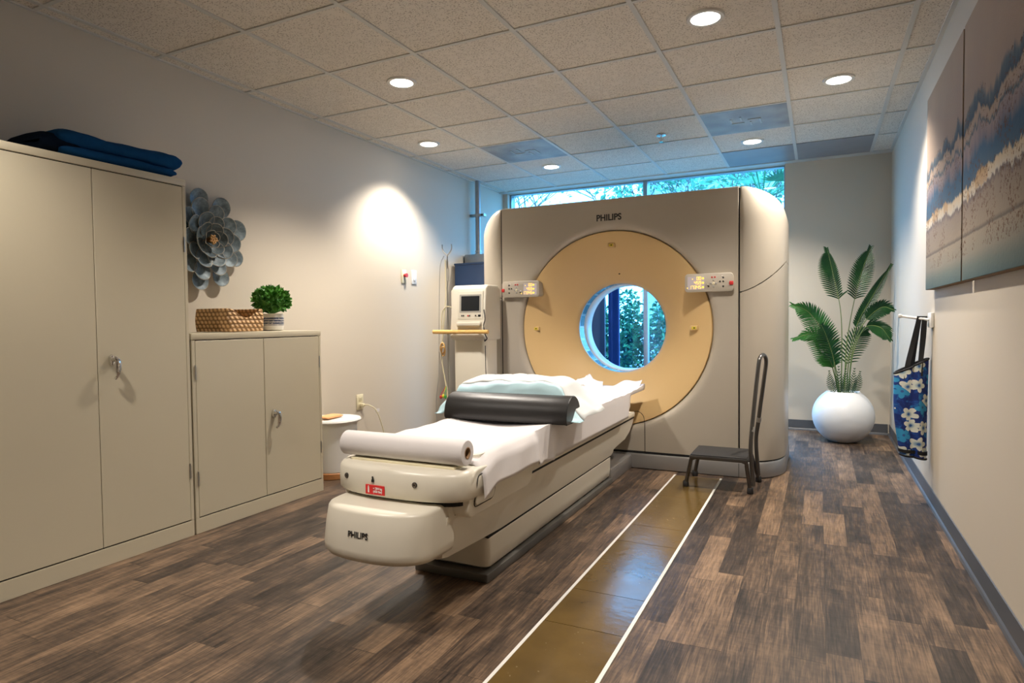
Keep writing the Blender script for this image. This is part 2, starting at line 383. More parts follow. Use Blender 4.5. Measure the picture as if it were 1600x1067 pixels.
def digits(bm, s, xr, z, y, w, h, th):
    """seven segment digits on a plane facing -y, right aligned at xr"""
    x = xr - w
    for ch in reversed(s):
        g = dict(a=(0, h, w, h), b=(w, h/2, w, h), c=(w, 0, w, h/2), d=(0, 0, w, 0), e=(0, 0, 0, h/2), f=(0, h/2, 0, h), g=(0, h/2, w, h/2))
        for k in SEG[ch]:
            a, b, c, d = g[k]; box(bm, x+min(a, c)-th/2, y-.0006, z+min(b, d)-th/2, x+max(a, c)+th/2, y, z+max(b, d)+th/2)
        x -= w*1.55

# ------------------------------------------------------------ the room
RX, BY, NY = 3.925, 6.67, -3.2
struct('floor', box(B(), -.15, NY-.1, -.1, RX+.15, BY+.02, 0), 'floor', smooth=False)
struct('wall_left', box(B(), -.15, NY, 0, 0, BY+.2, CZ+.05), 'wall', smooth=False)
struct('wall_right', box(B(), RX, NY, 0, RX+.15, BY+.2, CZ+.05), 'wall', smooth=False)
struct('wall_rear', box(B(), 0, NY-.15, 0, RX, NY, CZ+.05), 'wall', smooth=False)
WX0, WX1, WZ0, WZ1 = .060, 3.04, .10, CZ-.004
bm = B(); box(bm, WX1, BY, 0, RX, BY+.2, CZ+.05); box(bm, 0, BY, 0, WX0, BY+.2, CZ+.05); box(bm, WX0, BY, 0, WX1, BY+.2, WZ0); box(bm, WX0, BY, WZ1, WX1, BY+.2, CZ+.05)
struct('wall_back', bm, 'wall', smooth=False)
struct('ceiling', box(B(), -.1, NY, CZ+.005, RX+.1, BY+.15, CZ+.08), 'tile', smooth=False)
bm = B()
for k in range(-9, 12):
    y = 1.737+.6096*k
    if NY < y < BY-.2: box(bm, 0, y-.010, CZ-.001, RX, y+.010, CZ+.006)
for k in range(7):
    x = .098+.6096*k; box(bm, x-.0125, NY, CZ-.002, x+.0125, 6.56, CZ+.006)
box(bm, 0, NY, CZ-.003, .018, 6.56, CZ+.006); box(bm, RX-.022, NY, CZ-.003, RX, 6.56, CZ+.006); box(bm, 0, 6.56, CZ-.008, RX, 6.585, CZ+.006); box(bm, 0, 6.585, CZ-.003, RX, BY+.06, CZ+.006)
struct('trim_1', bm, 'tbar', smooth=False)
bm = B()
prof = [(0, 0), (.014, 0), (.010, .012), (.004, .02), (.004, .098), (0, .1)]
prism(bm, prof, lambda a, z: (RX-a, NY, z), lambda a, z: (RX-a, BY, z)); struct('baseboard_right', bm, 'base', smooth=False)
bm = B(); prism(bm, prof, lambda a, z: (a, NY, z), lambda a, z: (a, BY, z)); struct('baseboard_left', bm, 'base', smooth=False)
bm = B(); prism(bm, prof, lambda a, z: (WX1, BY-a, z), lambda a, z: (RX-.014, BY-a, z)); struct('baseboard_back', bm, 'base', smooth=False)
# window
bm = B(); fy0, fy1 = BY+.06, BY+.13
box(bm, WX0, fy0, WZ0, WX0+.018, fy1, WZ1); box(bm, WX1-.012, fy0, WZ0, WX1, fy1, WZ1); box(bm, WX0, fy0, WZ0, WX1, fy1, WZ0+.06); box(bm, WX0, fy0, WZ1-.012, WX1, fy1, WZ1)
box(bm, 1.645, fy0-.01, WZ0, 1.69, fy1, WZ1)
wf = struct('window_1', bm, 'galv', bev=.003)
g = obj('pane', box(box(B(), WX0+.018, BY+.09, WZ0+.06, 1.645, BY+.096, WZ1-.012), 1.69, BY+.09, WZ0+.06, WX1-.012, BY+.096, WZ1-.012), 'glass', wf, smooth=False)

# track of brown plates
ys = [-3.1, -1.7, -.4, .55, 1.2, 2.068, 2.368, 2.98, 3.245, 3.858, 4.40]
pl = ['foremost brown floor plate running out of the bottom of the picture', 'short brown floor plate, the lowest one seen whole', 'brown floor plate carrying the bluish window reflection',
      'narrow brown floor plate beyond the one with the bright reflection', 'brown floor plate in front of the one under the step stool', 'brown floor plate farthest back, under the step stool at the scanner']
for i in range(4, 10):
    y0, y1 = ys[i], ys[i+1]
    if i == 4: y0 = -3.1
    o = obj('floor_plate', box(B(), 2.452, y0+.0015, 0, 2.744, y1-.0015, .003), 'plate', loc=(2.598, (y0+y1)/2, 0), smooth=False)
    tag(o, pl[i-4], 'floor plate', 'brown plates of the floor track')
bm = B(); box(bm, 2.440, NY, 0, 2.452, 4.42, .004); struct('trim_2', bm, 'trimwhite', smooth=False)
bm = B(); box(bm, 2.744, NY, 0, 2.757, 4.42, .004); struct('trim_3', bm, 'trimwhite', smooth=False)
bm = B(); box(bm, 2.45, NY, 0, 2.746, 4.40, .0012); struct('trim_4', bm, 'gap', smooth=False)

# ceiling things
def ring(bm, c, r0, r1, z0, z1, n=40):
    prof = [(r0, z0), (r1, z0), (r1-.003, z1), (r0, z1)]
    grid(bm, [[Vector((c[0]+r*math.cos(2*PI*k/n), c[1]+r*math.sin(2*PI*k/n), c[2]+z)) for k in range(n)] for r, z in prof+[prof[0]]], True)
    return bm
LL = ['round recessed ceiling light nearest the left cabinets', 'round recessed ceiling light at the top, right of centre, largest in view', 'round recessed ceiling light close to the left wall, above the wall switches',
      'round recessed ceiling light nearest the painted canvases on the right', 'small far ceiling light above the left end of the scanner, by the window', 'small far ceiling light right of the sprinkler, behind the grey diffuser']
first = None
for (x, y), lab in zip(LAMPS, LL):
    if first is None:
        first = thing('ceiling_light', lab, 'ceiling light', (x, y, CZ), 'recessed round ceiling lights')
        obj('trim_ring', ring(B(), (x, y, CZ), .070, .092, .004, -.006), 'trimwhite', first)
        bm = B(); lathe(bm, [(.071, .004), (.071, -.002), (.0, -.0035)], (x, y, CZ), 36, cap=False); obj('lens', bm, 'lens', first)
    else: copy_tree(first, (x, y, CZ), lab)
def vent(x0, y0, lab, vanes):
    x1, y1 = x0+.585, y0+.585; t = thing('ceiling_vent', lab, 'ceiling vent', ((x0+x1)/2, (y0+y1)/2, CZ))
    obj('perforated_panel', box(B(), x0, y0, CZ-.002, x1, y1, CZ+.004), 'perf' if vanes else 'grille', t, smooth=False)
    if vanes:
        cx, cy = (x0+x1)/2, (y0+y1)/2
        for a, b, c, d in ((-.10, .03, -.02, .03), (.02, -.03, .10, -.03), (-.03, -.11, -.03, -.03), (.03, .03, .03, .11), (.10, -.02, .10, .09), (-.10, -.08, -.10, -.0)):
            bm = B(); box(bm, cx+min(a, c)-.006, cy+min(b, d)-.006, CZ-.006, cx+max(a, c)+.006, cy+max(b, d)+.006, CZ-.002); obj('vane', bm, 'greyplastic', t, smooth=False)
    return t
gx = lambda k: .098+.6096*k+.0125
vent(gx(1), 4.797, 'square perforated air diffuser in the ceiling, left of the sprinkler', True)
vent(gx(4), 4.797, 'square perforated air diffuser in the ceiling, right of the sprinkler', True)
vent(gx(4), 5.97, 'plain grey ceiling grille over the right end of the scanner, by the window', False)
vent(gx(5), 5.97, 'plain grey ceiling grille over the potted palm, next to the right wall', False)
t = thing('fire_sprinkler', 'small chrome fire sprinkler head in the ceiling', 'sprinkler', (2.19, 5.155, CZ))
obj('escutcheon', lathe(B(), [(.006, .0), (.04, .004), (.038, -.006), (.014, -.012)], (2.19, 5.155, CZ), 24), 'chrome', t)
bm = B(); tube(bm, [(2.19, 5.155, CZ-.01), (2.19, 5.155, CZ-.05)], .006); tube(bm, [(2.173, 5.155, CZ-.02), (2.178, 5.155, CZ-.045), (2.19, 5.155, CZ-.055), (2.202, 5.155, CZ-.045), (2.207, 5.155, CZ-.02)], .003, 6)
lathe(bm, [(.018, 0), (.018, .002)], (2.19, 5.155, CZ-.058), 16); obj('nozzle', bm, 'chrome', t)

# ------------------------------------------------------------ scanner gantry
GX, GZ = 1.955, 1.02; FY = 4.52; BKY = 5.42
G = thing('scanner_gantry', 'large greige scanner ring with tan round face and open bore, facing the table', 'scanner', (GX, 5.0, 0))
def rect_ring(hx, z0, z1, n=96):
    out = []
    angs = sorted({round(2*PI*k/n, 6) for k in range(n)} | {round(math.atan2(b, a) % (2*PI), 6) for a in (-hx, hx) for b in (z0-GZ, z1-GZ)})
    for a in angs:
        c, s = math.cos(a), math.sin(a); tt = min([hx/abs(c) if abs(c) > 1e-9 else 9e9, ((z1-GZ)/s if s > 1e-9 else (z0-GZ)/s if s < -1e-9 else 9e9)])
        out.append((a, GX+c*tt, GZ+s*tt))
    return out
RR = rect_ring(.898, .118, 1.977)
def circ(r, y, dz=0): return [Vector((GX+r*math.cos(a), y, GZ+dz+r*math.sin(a))) for a, _, _ in RR]
bm = B(); rows = [[Vector((x, 4.80, z)) for a, x, z in RR], [Vector((x, FY+.02, z)) for a, x, z in RR]]
rows.append([Vector((GX+(x-GX)*.994, FY, GZ+(z-GZ)*.992)) for a, x, z in RR])
rows.append([Vector((GX+(x-GX)*.985, FY, GZ+(z-GZ)*.985)) for a, x, z in RR])
rows += [circ(.80, FY), circ(.775, FY+.001), circ(.755, FY+.006), circ(.738, FY+.018), circ(.727, FY+.036), circ(.725, FY+.06)]
# keep outer loops outside the circle where the rect is close
grid(bm, rows, True); obj('front_panel', bm, 'gantry', G, ang=60)
bm = B(); grid(bm, [circ(.724, FY+.045), circ(.718, FY+.028), circ(.700, FY+.030), circ(.56, FY+.10), circ(.42, FY+.20), circ(.372, FY+.243), circ(.352, FY+.262), circ(.345, FY+.285)], True)
disc = obj('funnel_disc', bm, 'tan', G, ang=60)
bm = B(); grid(bm, [circ(.345, FY+.28), circ(.345, FY+.40)], True)
obj('scan_window_ring', bm, 'galv', G)
for k in range(22):
    a0 = 2*PI*k/22; bm = B()
    grid(bm, [[Vector((GX+.3445*math.cos(a0+d), y, GZ+.3445*math.sin(a0+d))) for d in (0, .06, .12, .18, .24)] for y in (FY+.30, FY+.385)])
    obj('window_segment', bm, 'ringdark', G)
bm = B(); grid(bm, [circ(.345, FY+.40), circ(.337, FY+.41), circ(.337, FY+.56), circ(.36, FY+.58), circ(.50, FY+.70), circ(.72, BKY)], True); obj('bore_liner', bm, 'white', G, ang=50)
bm = B(); grid(bm, [circ(.72, BKY), [Vector((x, BKY, z)) for a, x, z in RR], [Vector((x, 4.8, z)) for a, x, z in RR]], True); obj('rear_shell', bm, 'gantry', G, ang=40)
bm = B(); grid(bm, [circ(.735, 4.62), [Vector((GX+(x-GX)*1.006, 4.62, z-.004)) for a, x, z in RR], [Vector((GX+(x-GX)*1.006, 5.40, z-.004)) for a, x, z in RR]], True); obj('inner_frame', bm, 'gap', G, ang=40)
# side caps
def cap(side, zlo, zhi, name, top):
    xs = GX+side*.902; ext = .275; pl = []
    for k in range(3): pl.append((ext*0+.0+.012*k, 0.0, k))
    pl = [(0, .10), (0, .012), (.004, .003), (.012, 0)]
    for k in range(13):
        a = PI/2*k/12; pl.append((.03+.245*math.sin(a), .33*(1-math.cos(a))))
    pl += [(.275, .55), (.275, .75), (.255, .86), (.2, .90), (0, .90)]
    # u for bottom/top boundary curves = x extent fraction
    NZ = 26; rows = []
    for j in range(NZ+1):
        row = []
        for (dx, dy) in pl:
            u = min(1, dx/.275); zb = zlo(u, dy); zt = zhi(u, dy)
            if top:
                f = j/NZ; f = 1-(1-f)**2.2 if True else f
            else: f = j/NZ
            z = zb+(zt-zb)*f
            s = 1.0; ins = 0
            if top:
                tt = max(0, (z-(zt-.21))/.21); s = (.085+.19*math.sqrt(max(0, 1-tt*tt)))/.275; ins = .035*(1-math.sqrt(max(0, 1-tt*tt)))
            row.append(Vector((xs+side*dx*s, FY+dy+ins*(1 if dy < .4 else -1), z)))
        rows.append(row)
    bm = B(); R = grid(bm, rows)
    bm.faces.new(R[-1]); bm.faces.new(R[0][::-1])
    return obj(name, bm, 'gantry', G, ang=50)
split = lambda u, dy: 1.262+.22*(u**1.5)*(.75+.25*min(1, dy/.33)) 
for s in (-1, 1):
    sp_ = split if s > 0 else (lambda u, dy: 1.268)
    cap(s, lambda u, dy: sp_(u, dy)+.004, lambda u, dy: 1.977, 'upper_side_cover', True)
    lc = cap(s, lambda u, dy: .118, lambda u, dy: sp_(u, dy)-.004, 'lower_side_cover', False)
    if s < 0:
        obj('release_handle', box(B(), 1.020, FY-.003, 1.12, 1.042, FY+.01, 1.25, .003), 'greyplastic', lc)
    # front shadow gap strip
    xs = GX+s*.900; obj('seam_strip', box(B(), xs-.0035, FY+.008, .118, xs+.0035, FY+.03, 1.965), 'gap', G, smooth=False)
# skirt
pl = []
for s in (1,):
    pts = [(0, 0)]
out = []
def half(side):
    r = [(GX+side*.80, FY-.018)]
    for k in range(13):
        a = PI/2*k/12; r.append((GX+side*(.93+.25*math.sin(a)), FY-.018+.34*(1-math.cos(a))))
    r += [(GX+side*1.18, BKY-.06), (GX+side*1.12, BKY)]
    return r
loop = half(1) + half(-1)[::-1]
bm = B(); loft(bm, [[Vector((x, y, z)) for x, y in loop] for z in (.006, .095)] + [[Vector((GX+(x-GX)*.993, 4.97+(y-4.97)*.985, .108)) for x, y in loop]])
sk = obj('base_skirt', bm, 'skirt', G, ang=40)
bm = B(); loft(bm, [[Vector((GX+(x-GX)*.985, 4.97+(y-4.97)*.96, z)) for x, y in loop] for z in (.100, .122)]); obj('base_gap', bm, 'gap', G)
obj('skirt_seam', box(B(), 2.853, FY-.0195, .006, 2.856, FY-.01, .10), 'gap', G, smooth=False)
# thin service cover outline at lower middle
bm = B(); tube(bm, smooth_path([(2.10, FY+.0, .40), (2.155, FY-.001, .415), (2.195, FY-.001, .385), (2.207, FY-.001, .33)], 4)+[Vector((2.208, FY-.001, .125))], .0022, 6); obj('service_seam', bm, 'gap', G)
text('scanner_lettering', 'PHILIPS', .064, G, (1.945, FY-.001, 1.836), (1, 0, 0), (0, 0, 1), 'ink', weight=.0019, sx=.94)
# laser apertures
for x, z, y in ((1.945, 1.640, FY+.055), (1.325, 1.02, FY+.062), (2.545, 1.02, FY+.062)):
    bm = B(); box(bm, x-.028, y-.004, z-.018, x+.028, y+.03, z+.018, .008, 2); a = obj('laser_window', bm, 'tan', G)
    bm = B(); box(bm, x-.014, y-.0055, z-.009, x+.016, y-.0035, z+.009); obj('laser_sticker', bm, 'yellow', a, smooth=False)
    bm = B(); box(bm, x-.003, y-.0065, z-.004, x+.008, y-.005, z+.004); obj('laser_mark', bm, 'gap', a, smooth=False)
obj('pin_hole', lathe(B(), [(.006, -.004), (.006, .004)], (1.975, FY+.165, 1.432), 12), 'gap', G)
# control panels
def cpanel(x0, x1, z0, z1, flip):
    y = FY-.034; cx, cz = (x0+x1)/2, (z0+z1)/2; w, h = x1-x0, z1-z0
    bm = B(); prism(bm, rrect(x0, z0, x1, z1, .022), lambda a, b: (a, y, b), lambda a, b: (cx+(a-cx)*.97, FY+.07, cz+(b-cz)*.9)); 
    p = obj('control_panel', bm, 'gantry', G, bev=.004)
    X = (lambda f: x0+f*w) if flip else (lambda f: x1-f*w)      # f measured from the display side
    Z = lambda f: z0+f*h; ys = y-.0012
    def pb(n, f0, f1, g0, g1, m, dy=.0012):
        bm = B(); box(bm, min(X(f0), X(f1)), y-dy, Z(g0), max(X(f0), X(f1)), y+.001, Z(g1)); return obj(n, bm, m, p, smooth=False)
    pb('display', .06, .41, .14, .84, 'screenlit')
    xr = max(X(.06), X(.41))-.022 if flip else max(X(.06), X(.41))-.040
    dh = h*.155; dw = .0108; xi = xr+.008
    for s_, g, dot in (('00', .64, 3.2), ('459', .40, 0), ('17345', .16, 5.25)):
        bm = B(); digits(bm, s_, xr, Z(g)+.004, y-.0013, dw, dh, .0022)
        box(bm, xi, y-.002, Z(g)+.007, xi+.012, y-.0013, Z(g)+.018)
        if dot: box(bm, xr-dw*1.55*dot-.006, y-.002, Z(g)+.006, xr-dw*1.55*dot, y-.0013, Z(g)+.012)
        obj('readout_digits', bm, 'amber', p, smooth=False)
    def btn(f, g, r, m, n='button'):
        bm = B(); k = 14; pr = [(r, .001), (r, -.0025), (r*.8, -.0035)]
        rows = [[Vector((X(f)+rr*math.cos(2*PI*i/k), y+yy, Z(g)+rr*math.sin(2*PI*i/k))) for i in range(k)] for rr, yy in pr]; R = grid(bm, rows, True); bm.faces.new(R[-1]); obj(n, bm, m, p)
    btn(.60, .45, .010, 'ivory'); 
    for a, b in ((.55, .45), (.65, .45), (.60, .30), (.60, .62)): btn(a, b, .0075, 'greyplastic')
    btn(.57, .78, .006, 'red'); btn(.63, .78, .006, 'red'); btn(.50, .30, .006, 'darksteel'); btn(.485, .40, .003, 'inkwhite')
    for a, b in ((.735, .54), (.80, .54), (.80, .75), (.80, .28)): btn(a, b, .0062, 'darksteel')
    btn(.775, .83, .0035, 'inkwhite')
    xr = X(.965); bm = B(); box(bm, xr-.013, y-.008, Z(.34), xr+.013, y+.002, Z(.55), .004); obj('stop_button', bm, 'red', p)
cpanel(1.075, 1.395, 1.268, 1.395, False)
cpanel(2.500, 2.820, 1.268, 1.395, True)

# ------------------------------------------------------------ patient table
TX = 1.94
T = thing('patient_table', 'low cream scanner table reaching to the bore, with a bulky foot end', 'table', (TX, 3.2, 0))
obj('plinth', box(B(), 1.755, 2.262, 0, 2.116, 4.02, .038, .006), 'darkskirt', T)
obj('docking_rail', box(B(), 1.80, 4.00, 0, 2.112, 4.525, .10, .008), 'skirt', T)
bm = B(); loft(bm, [[Vector((x, y, z)) for x, y in rrect(1.94-w, 2.285+i, 1.94+w, 4.02, .03)] for w, i, z in ((.145, .03, .04), (.160, .008, .055), (.166, 0, .10), (.168, -.004, .178), (.162, 0, .182))])
obj('pedestal', bm, 'cream', T, ang=40)
obj('pedestal_gap', box(B(), 1.777, 2.292, .179, 2.1055, 4.015, .1905), 'gap', T)
# body B
poly = [(1.85, .245), (1.95, .222), (2.22, .200), (2.40, .190), (4.0, .188), (4.025, .200), (4.03, .228), (4.12, .238), (4.28, .252), (4.37, .29), (4.42, .35), (4.43, .384), (1.85, .384)]
def bw(z): return .170+.042*((z-.188)/.196)**.8 if z > .188 else .170
zl = lambda y, z: z
bm = B()
# split into side strips for smooth flare
def lowz(y):
    pts = [(1.85, .245), (1.95, .222), (2.22, .204), (2.40, .194), (4.0, .191), (4.025, .205), (4.03, .228), (4.12, .238), (4.28, .252), (4.37, .29), (4.42, .35)]
    for (a, b), (c, d) in zip(pts, pts[1:]):
        if a <= y <= c: return b+(d-b)*(y-a)/(c-a)
    return pts[-1][1] if y > 4.4 else pts[0][1]
rows = []
for y in [1.905, 1.93, 1.95, 2.1, 2.22, 2.31, 2.40, 2.8, 3.2, 3.6, 3.9, 4.0, 4.025, 4.03, 4.08, 4.12, 4.2, 4.28, 4.33, 4.37, 4.40, 4.42]:
    z0 = lowz(y); r = []
    zz = [z0+(.384-z0)*k/6 for k in range(7)]
    r = [Vector((TX-bw(z), y, z)) for z in reversed(zz)] + [Vector((TX-bw(z0)+.02, y, z0-.006)), Vector((TX+bw(z0)-.02, y, z0-.006))] + [Vector((TX+bw(z), y, z)) for z in zz]
    rows.append(r)
loft(bm, rows); obj('body', bm, 'cream', T, ang=40)
bm = B(); box(bm, TX-.19, 1.91, .36, TX+.213, 2.35, .4445, .010, 2); obj('neck', bm, 'cream', T)
obj('body_gap', box(B(), TX-.214, 1.95, .380, TX+.214, 4.424, .389), 'gap', T)
bm = B(); pl2 = [(2.0, .391), (4.425, .391), (4.432, .40), (4.425, .425), (4.38, .432), (2.0, .432)]
prism(bm, pl2, lambda a, b: (TX-.218, a, b), lambda a, b: (TX+.218, a, b)); obj('side_ledge', bm, 'cream', T, bev=.005)
# cradle: concave top
bm = B(); rows = []
for y in [2.05, 2.4, 2.8, 3.2, 3.6, 4.0, 4.15]:
    r = []
    n = 12
    top = [Vector((TX-.265+.53*k/n, y, .588-.022*(1-((k-n/2)/(n/2))**2))) for k in range(n+1)]
    r = [Vector((TX-.235, y, .428))] + [Vector((TX-.262, y, .50))] + top + [Vector((TX+.262, y, .50)), Vector((TX+.235, y, .428))]
    rows.append(r)
loft(bm, rows); obj('cradle', bm, 'cream', T, ang=50)
# foot end: lower bumper
def bowring(cx, hw, yf, yb, z, p=3.6, bow=.03, n=40):
    out = []
    for k in range(n+1):
        a = PI*k/n; c, s = math.cos(a), math.sin(a)
        x = -math.copysign(abs(c)**(2/p), c); y = s**(2/p) if s > 0 else 0
        out.append(Vector((cx+hw*x, yb-(yb-yf)*y-bow*(1-x*x)*y, z)))
    return out
bm = B()
rings = [bowring(1.93, .10, 1.86, 1.94, .250, bow=.01), bowring(1.925, .19, 1.77, 1.90, .250, 3.2, .03), bowring(1.917, .222, 1.742, 1.885, .256, 4, .035), bowring(1.917, .230, 1.733, 1.875, .272, 4, .035), bowring(1.917, .231, 1.732, 1.875, .295, 4, .035), bowring(1.918, .228, 1.740, 1.875, .36, 4, .035),
         bowring(1.920, .224, 1.750, 1.88, .418, 4, .035), bowring(1.921, .220, 1.754, 1.885, .427, 4, .035), bowring(1.922, .210, 1.765, 1.89, .433, 4, .03), bowring(1.93, .14, 1.84, 1.93, .434, bow=.01)]
rings = [r + [Vector((r[-1].x, 1.95, r[-1].z)), Vector((r[0].x, 1.95, r[0].z))] for r in rings]
loft(bm, rings); bp = obj('foot_bumper', bm, 'cream', T, ang=50)
text('table_lettering', 'PHILIPS', .031, T, (1.911, 1.7028, .350), (1, 0, 0), (0, .1, 1), 'ink', weight=.0001, sx=.88, ext=.0009)
bm = B(); loft(bm, [bowring(TX, .270, 1.895, 2.05, z, 5, .02) for z in (.425, .447)]); obj('foot_gap', bm, 'gap', T)
bm = B()
rings = [bowring(TX, .26, 1.90, 2.0, .444, 4, .02), bowring(TX, .286, 1.876, 1.995, .446, 4), bowring(TX, .294, 1.868, 1.99, .456, 4), bowring(TX, .296, 1.866, 1.99, .50, 4), bowring(TX, .294, 1.868, 1.99, .535, 4), bowring(TX, .286, 1.876, 1.995, .550, 4), bowring(TX, .268, 1.895, 2.0, .556, 4, .02), bowring(TX, .20, 1.95, 2.0, .556, 4, .01)]
rings = [r + [Vector((r[-1].x, 2.12, r[-1].z)), Vector((r[0].x, 2.12, r[0].z))] for r in rings]
loft(bm, rings); ft = obj('foot_housing', bm, 'cream', T, ang=50)
obj('pad_end', box(B(), TX-.235, 1.915, .552, TX+.235, 2.2, .566, .006), 'ivory', T)
# side wings
def wing(s):
    poly = rrect(1.935, .372, 2.49, .552, .045, 6); x0 = TX+s*.20; x1 = TX+s*.2975
    bm = B(); prism(bm, poly, lambda a, b: (x0, a, b), lambda a, b: (x1-s*.02*max(0, (.50-b)/.1), a, b)); w = obj('side_wing', bm, 'cream', T, bev=.006, seg=3)
    poly = rrect(1.975, .415, 2.12, .525, .02, 4)
    bm = B(); prism(bm, poly, lambda a, b: (x1-s*.018, a, b), lambda a, b: (x1+s*(.002-.015*max(0, (.50-b)/.1)), a, b)); obj('wing_panel', bm, 'cream', w, bev=.003)
    bm = B(); tube(bm, [Vector((x1+s*.0005-s*.02*max(0, (.50-b)/.1), a, b)) for a, b in rrect(1.970, .410, 2.125, .530, .022, 4)], .0018, 5, closed=True); obj('wing_seam', bm, 'gap', w)
for s in (-1, 1): wing(s)
def fy_at(x):
    u = abs((x-TX)/.296); q = (1-u**4)**.25; return 1.99-(1.99-1.866)*q-.03*(1-u*u)*q
for x in (1.735, 2.055):
    y = fy_at(x)
    bm = B(); k = 18
    R = grid(bm, [[Vector((x+r*math.cos(2*PI*i/k), y+d, .507+r*math.sin(2*PI*i/k))) for i in range(k)] for r, d in ((.0105, .008), (.0105, -.002), (.009, -.003))], True); bm.faces.new(R[-1]); sc_ = obj('cap_screw', bm, 'darksteel', T)
    R = B(); grid(R, [[Vector((x+r*math.cos(2*PI*i/k), y-.0035, .507+r*math.sin(2*PI*i/k))) for i in range(k)] for r in (.0045, .007)], True); obj('screw_socket', R, 'chrome', sc_)
y = fy_at(1.88)
obj('weight_label', box(B(), 1.842, y-.0025, .448+.008, 1.927, y+.006, .448+.042), 'redlab', T, smooth=False)
text('label_lettering', '< 204 kg\n(450 lbs)', .0115, T, (1.897, y-.0035, .473), (1, 0, 0), (0, 0, 1), 'inkwhite', weight=.0002)
bm = B(); box(bm, 1.853, y-.0035, .462, 1.859, y-.0025, .482); lathe(bm, [(.0022, 0), (.0022, .004)], (1.856, y-.003, .483), 8); obj('label_figure', bm, 'inkwhite', T, smooth=False)
bm = B(); yy = y-.002
for a, b, c, d in ((1.872, .507, 1.876, .517), (1.869, .500, 1.8725, .510), (1.8755, .500, 1.879, .510)): box(bm, a, yy-.001, b, c, yy+.006, d)
lathe(bm, [(.0028, 0), (.0028, .005)], (1.874, yy, .517), 8); obj('direction_mark', bm, 'ink', T, smooth=False)

# ------------------------------------------------------------ things on the table
# paper sheet
def sheet():
    bm = B(); rows = []
    NYs = 90; y0, y1 = 2.0, 4.52
    rnd = random.Random(3)
    for j in range(NYs+1):
        y = y0+(y1-y0)*j/NYs; r = []
        near = y < 2.60
        rise = max(0, min(1, (y-2.0)/.12)); top = .560+.036*rise
        # left drape, top, right drape
        lx = TX-.272; rx = TX+.268
        for k in range(5): r.append(Vector((lx-.006, y, top-.05+.05*k/5)))
        for k in range(15):
            u = k/14; x = lx+(rx-lx)*u
            z = top-.020*(1-(2*u-1)**2)*rise + .0018*math.sin(17*y+6*u)+.0015*math.sin(41*y+11*u)
            if y > 4.15:
                f = (y-4.15)/.37; z += .02*f
            r.append(Vector((x, y, z)))
        # drape
        blend = max(0, min(1, (2.60-y)/.10)); blend = blend*blend*(3-2*blend)
        drop = (.125)*blend + (.163)*(1-blend)
        
        if y > 4.1: drop *= max(.12, 1-(y-4.1)/.04)
        for k in range(1, 11):
            v = k/10
            outn = .030+.010*v+.004*math.sin(y*22+v*2)
            wr = math.exp(-((y-2.72)/.16)**2)
            outf = .001-.006*v + wr*(.012*(1+math.sin(y*46+v*1.5))*v)
            x = rx+(outn*min(1, v*4))*blend+(outf)*(1-blend)
            r.append(Vector((x, y, top-.002-drop*v)))
        rows.append(r)
    grid(bm, rows); return bm
sh = tag(obj('paper_sheet', sheet(), 'paper', ang=70, solid=.0012, loc=(TX, 3.2, .58)), 'white exam paper covering the table top and hanging over its right side', 'paper sheet')
def flap(pts, n=14):
    bm = B(); a, b, c, d = [Vector(p) for p in pts]; rows = []
    for j in range(n+1):
        v = j/n; r = []
        for i in range(n+1):
            u = i/n; p = (a*(1-u)+b*u)*(1-v)+(d*(1-u)+c*u)*v
            p = p+Vector((0, -.02*math.sin(v*PI), .012*math.sin(u*PI*1.3)*v+.006*math.sin(u*9+v*4)))
            r.append(p)
        rows.append(r)
    grid(bm, rows); return bm
obj('curled_corner', flap([(1.68, 4.36, .568), (1.95, 4.36, .562), (1.90, 4.50, .635), (1.70, 4.50, .645)]), 'paper', sh, ang=70, solid=.001)
obj('folded_point', flap([(1.76, 4.40, .60), (1.86, 4.40, .60), (1.84, 4.49, .648), (1.765, 4.515, .672)]), 'paper', sh, ang=70, solid=.001)
obj('curled_corner', flap([(1.95, 4.36, .562), (2.20, 4.36, .585), (2.195, 4.50, .655), (1.975, 4.49, .60)]), 'paper', sh, ang=70, solid=.001)
# roll
rl = thing('paper_roll', 'thick roll of white exam paper lying across the foot of the table', 'paper roll', (1.93, 1.945, .566))
def xtube(bm, prof, y, z, n=36):
    R = grid(bm, [[Vector((x, y+r*math.cos(2*PI*k/n), z+r*math.sin(2*PI*k/n))) for k in range(n)] for x, r in prof], True); return R
RY, RZ = 1.945, .6145
bm = B(); xtube(bm, [(2.213, .0), (2.213, .021), (2.213, .0215)][1:]+[(2.2135, .034), (2.2125, .044), (2.208, .047), (1.94, .0475), (1.668, .047), (1.664, .043), (1.664, .021)], RY, RZ); obj('paper', bm, 'paper', rl, ang=50)
bm = B(); xtube(bm, [(2.214, .0215), (2.2145, .018), (1.67, .018), (1.664, .021)], RY, RZ); obj('cardboard_core', bm, 'card', rl)
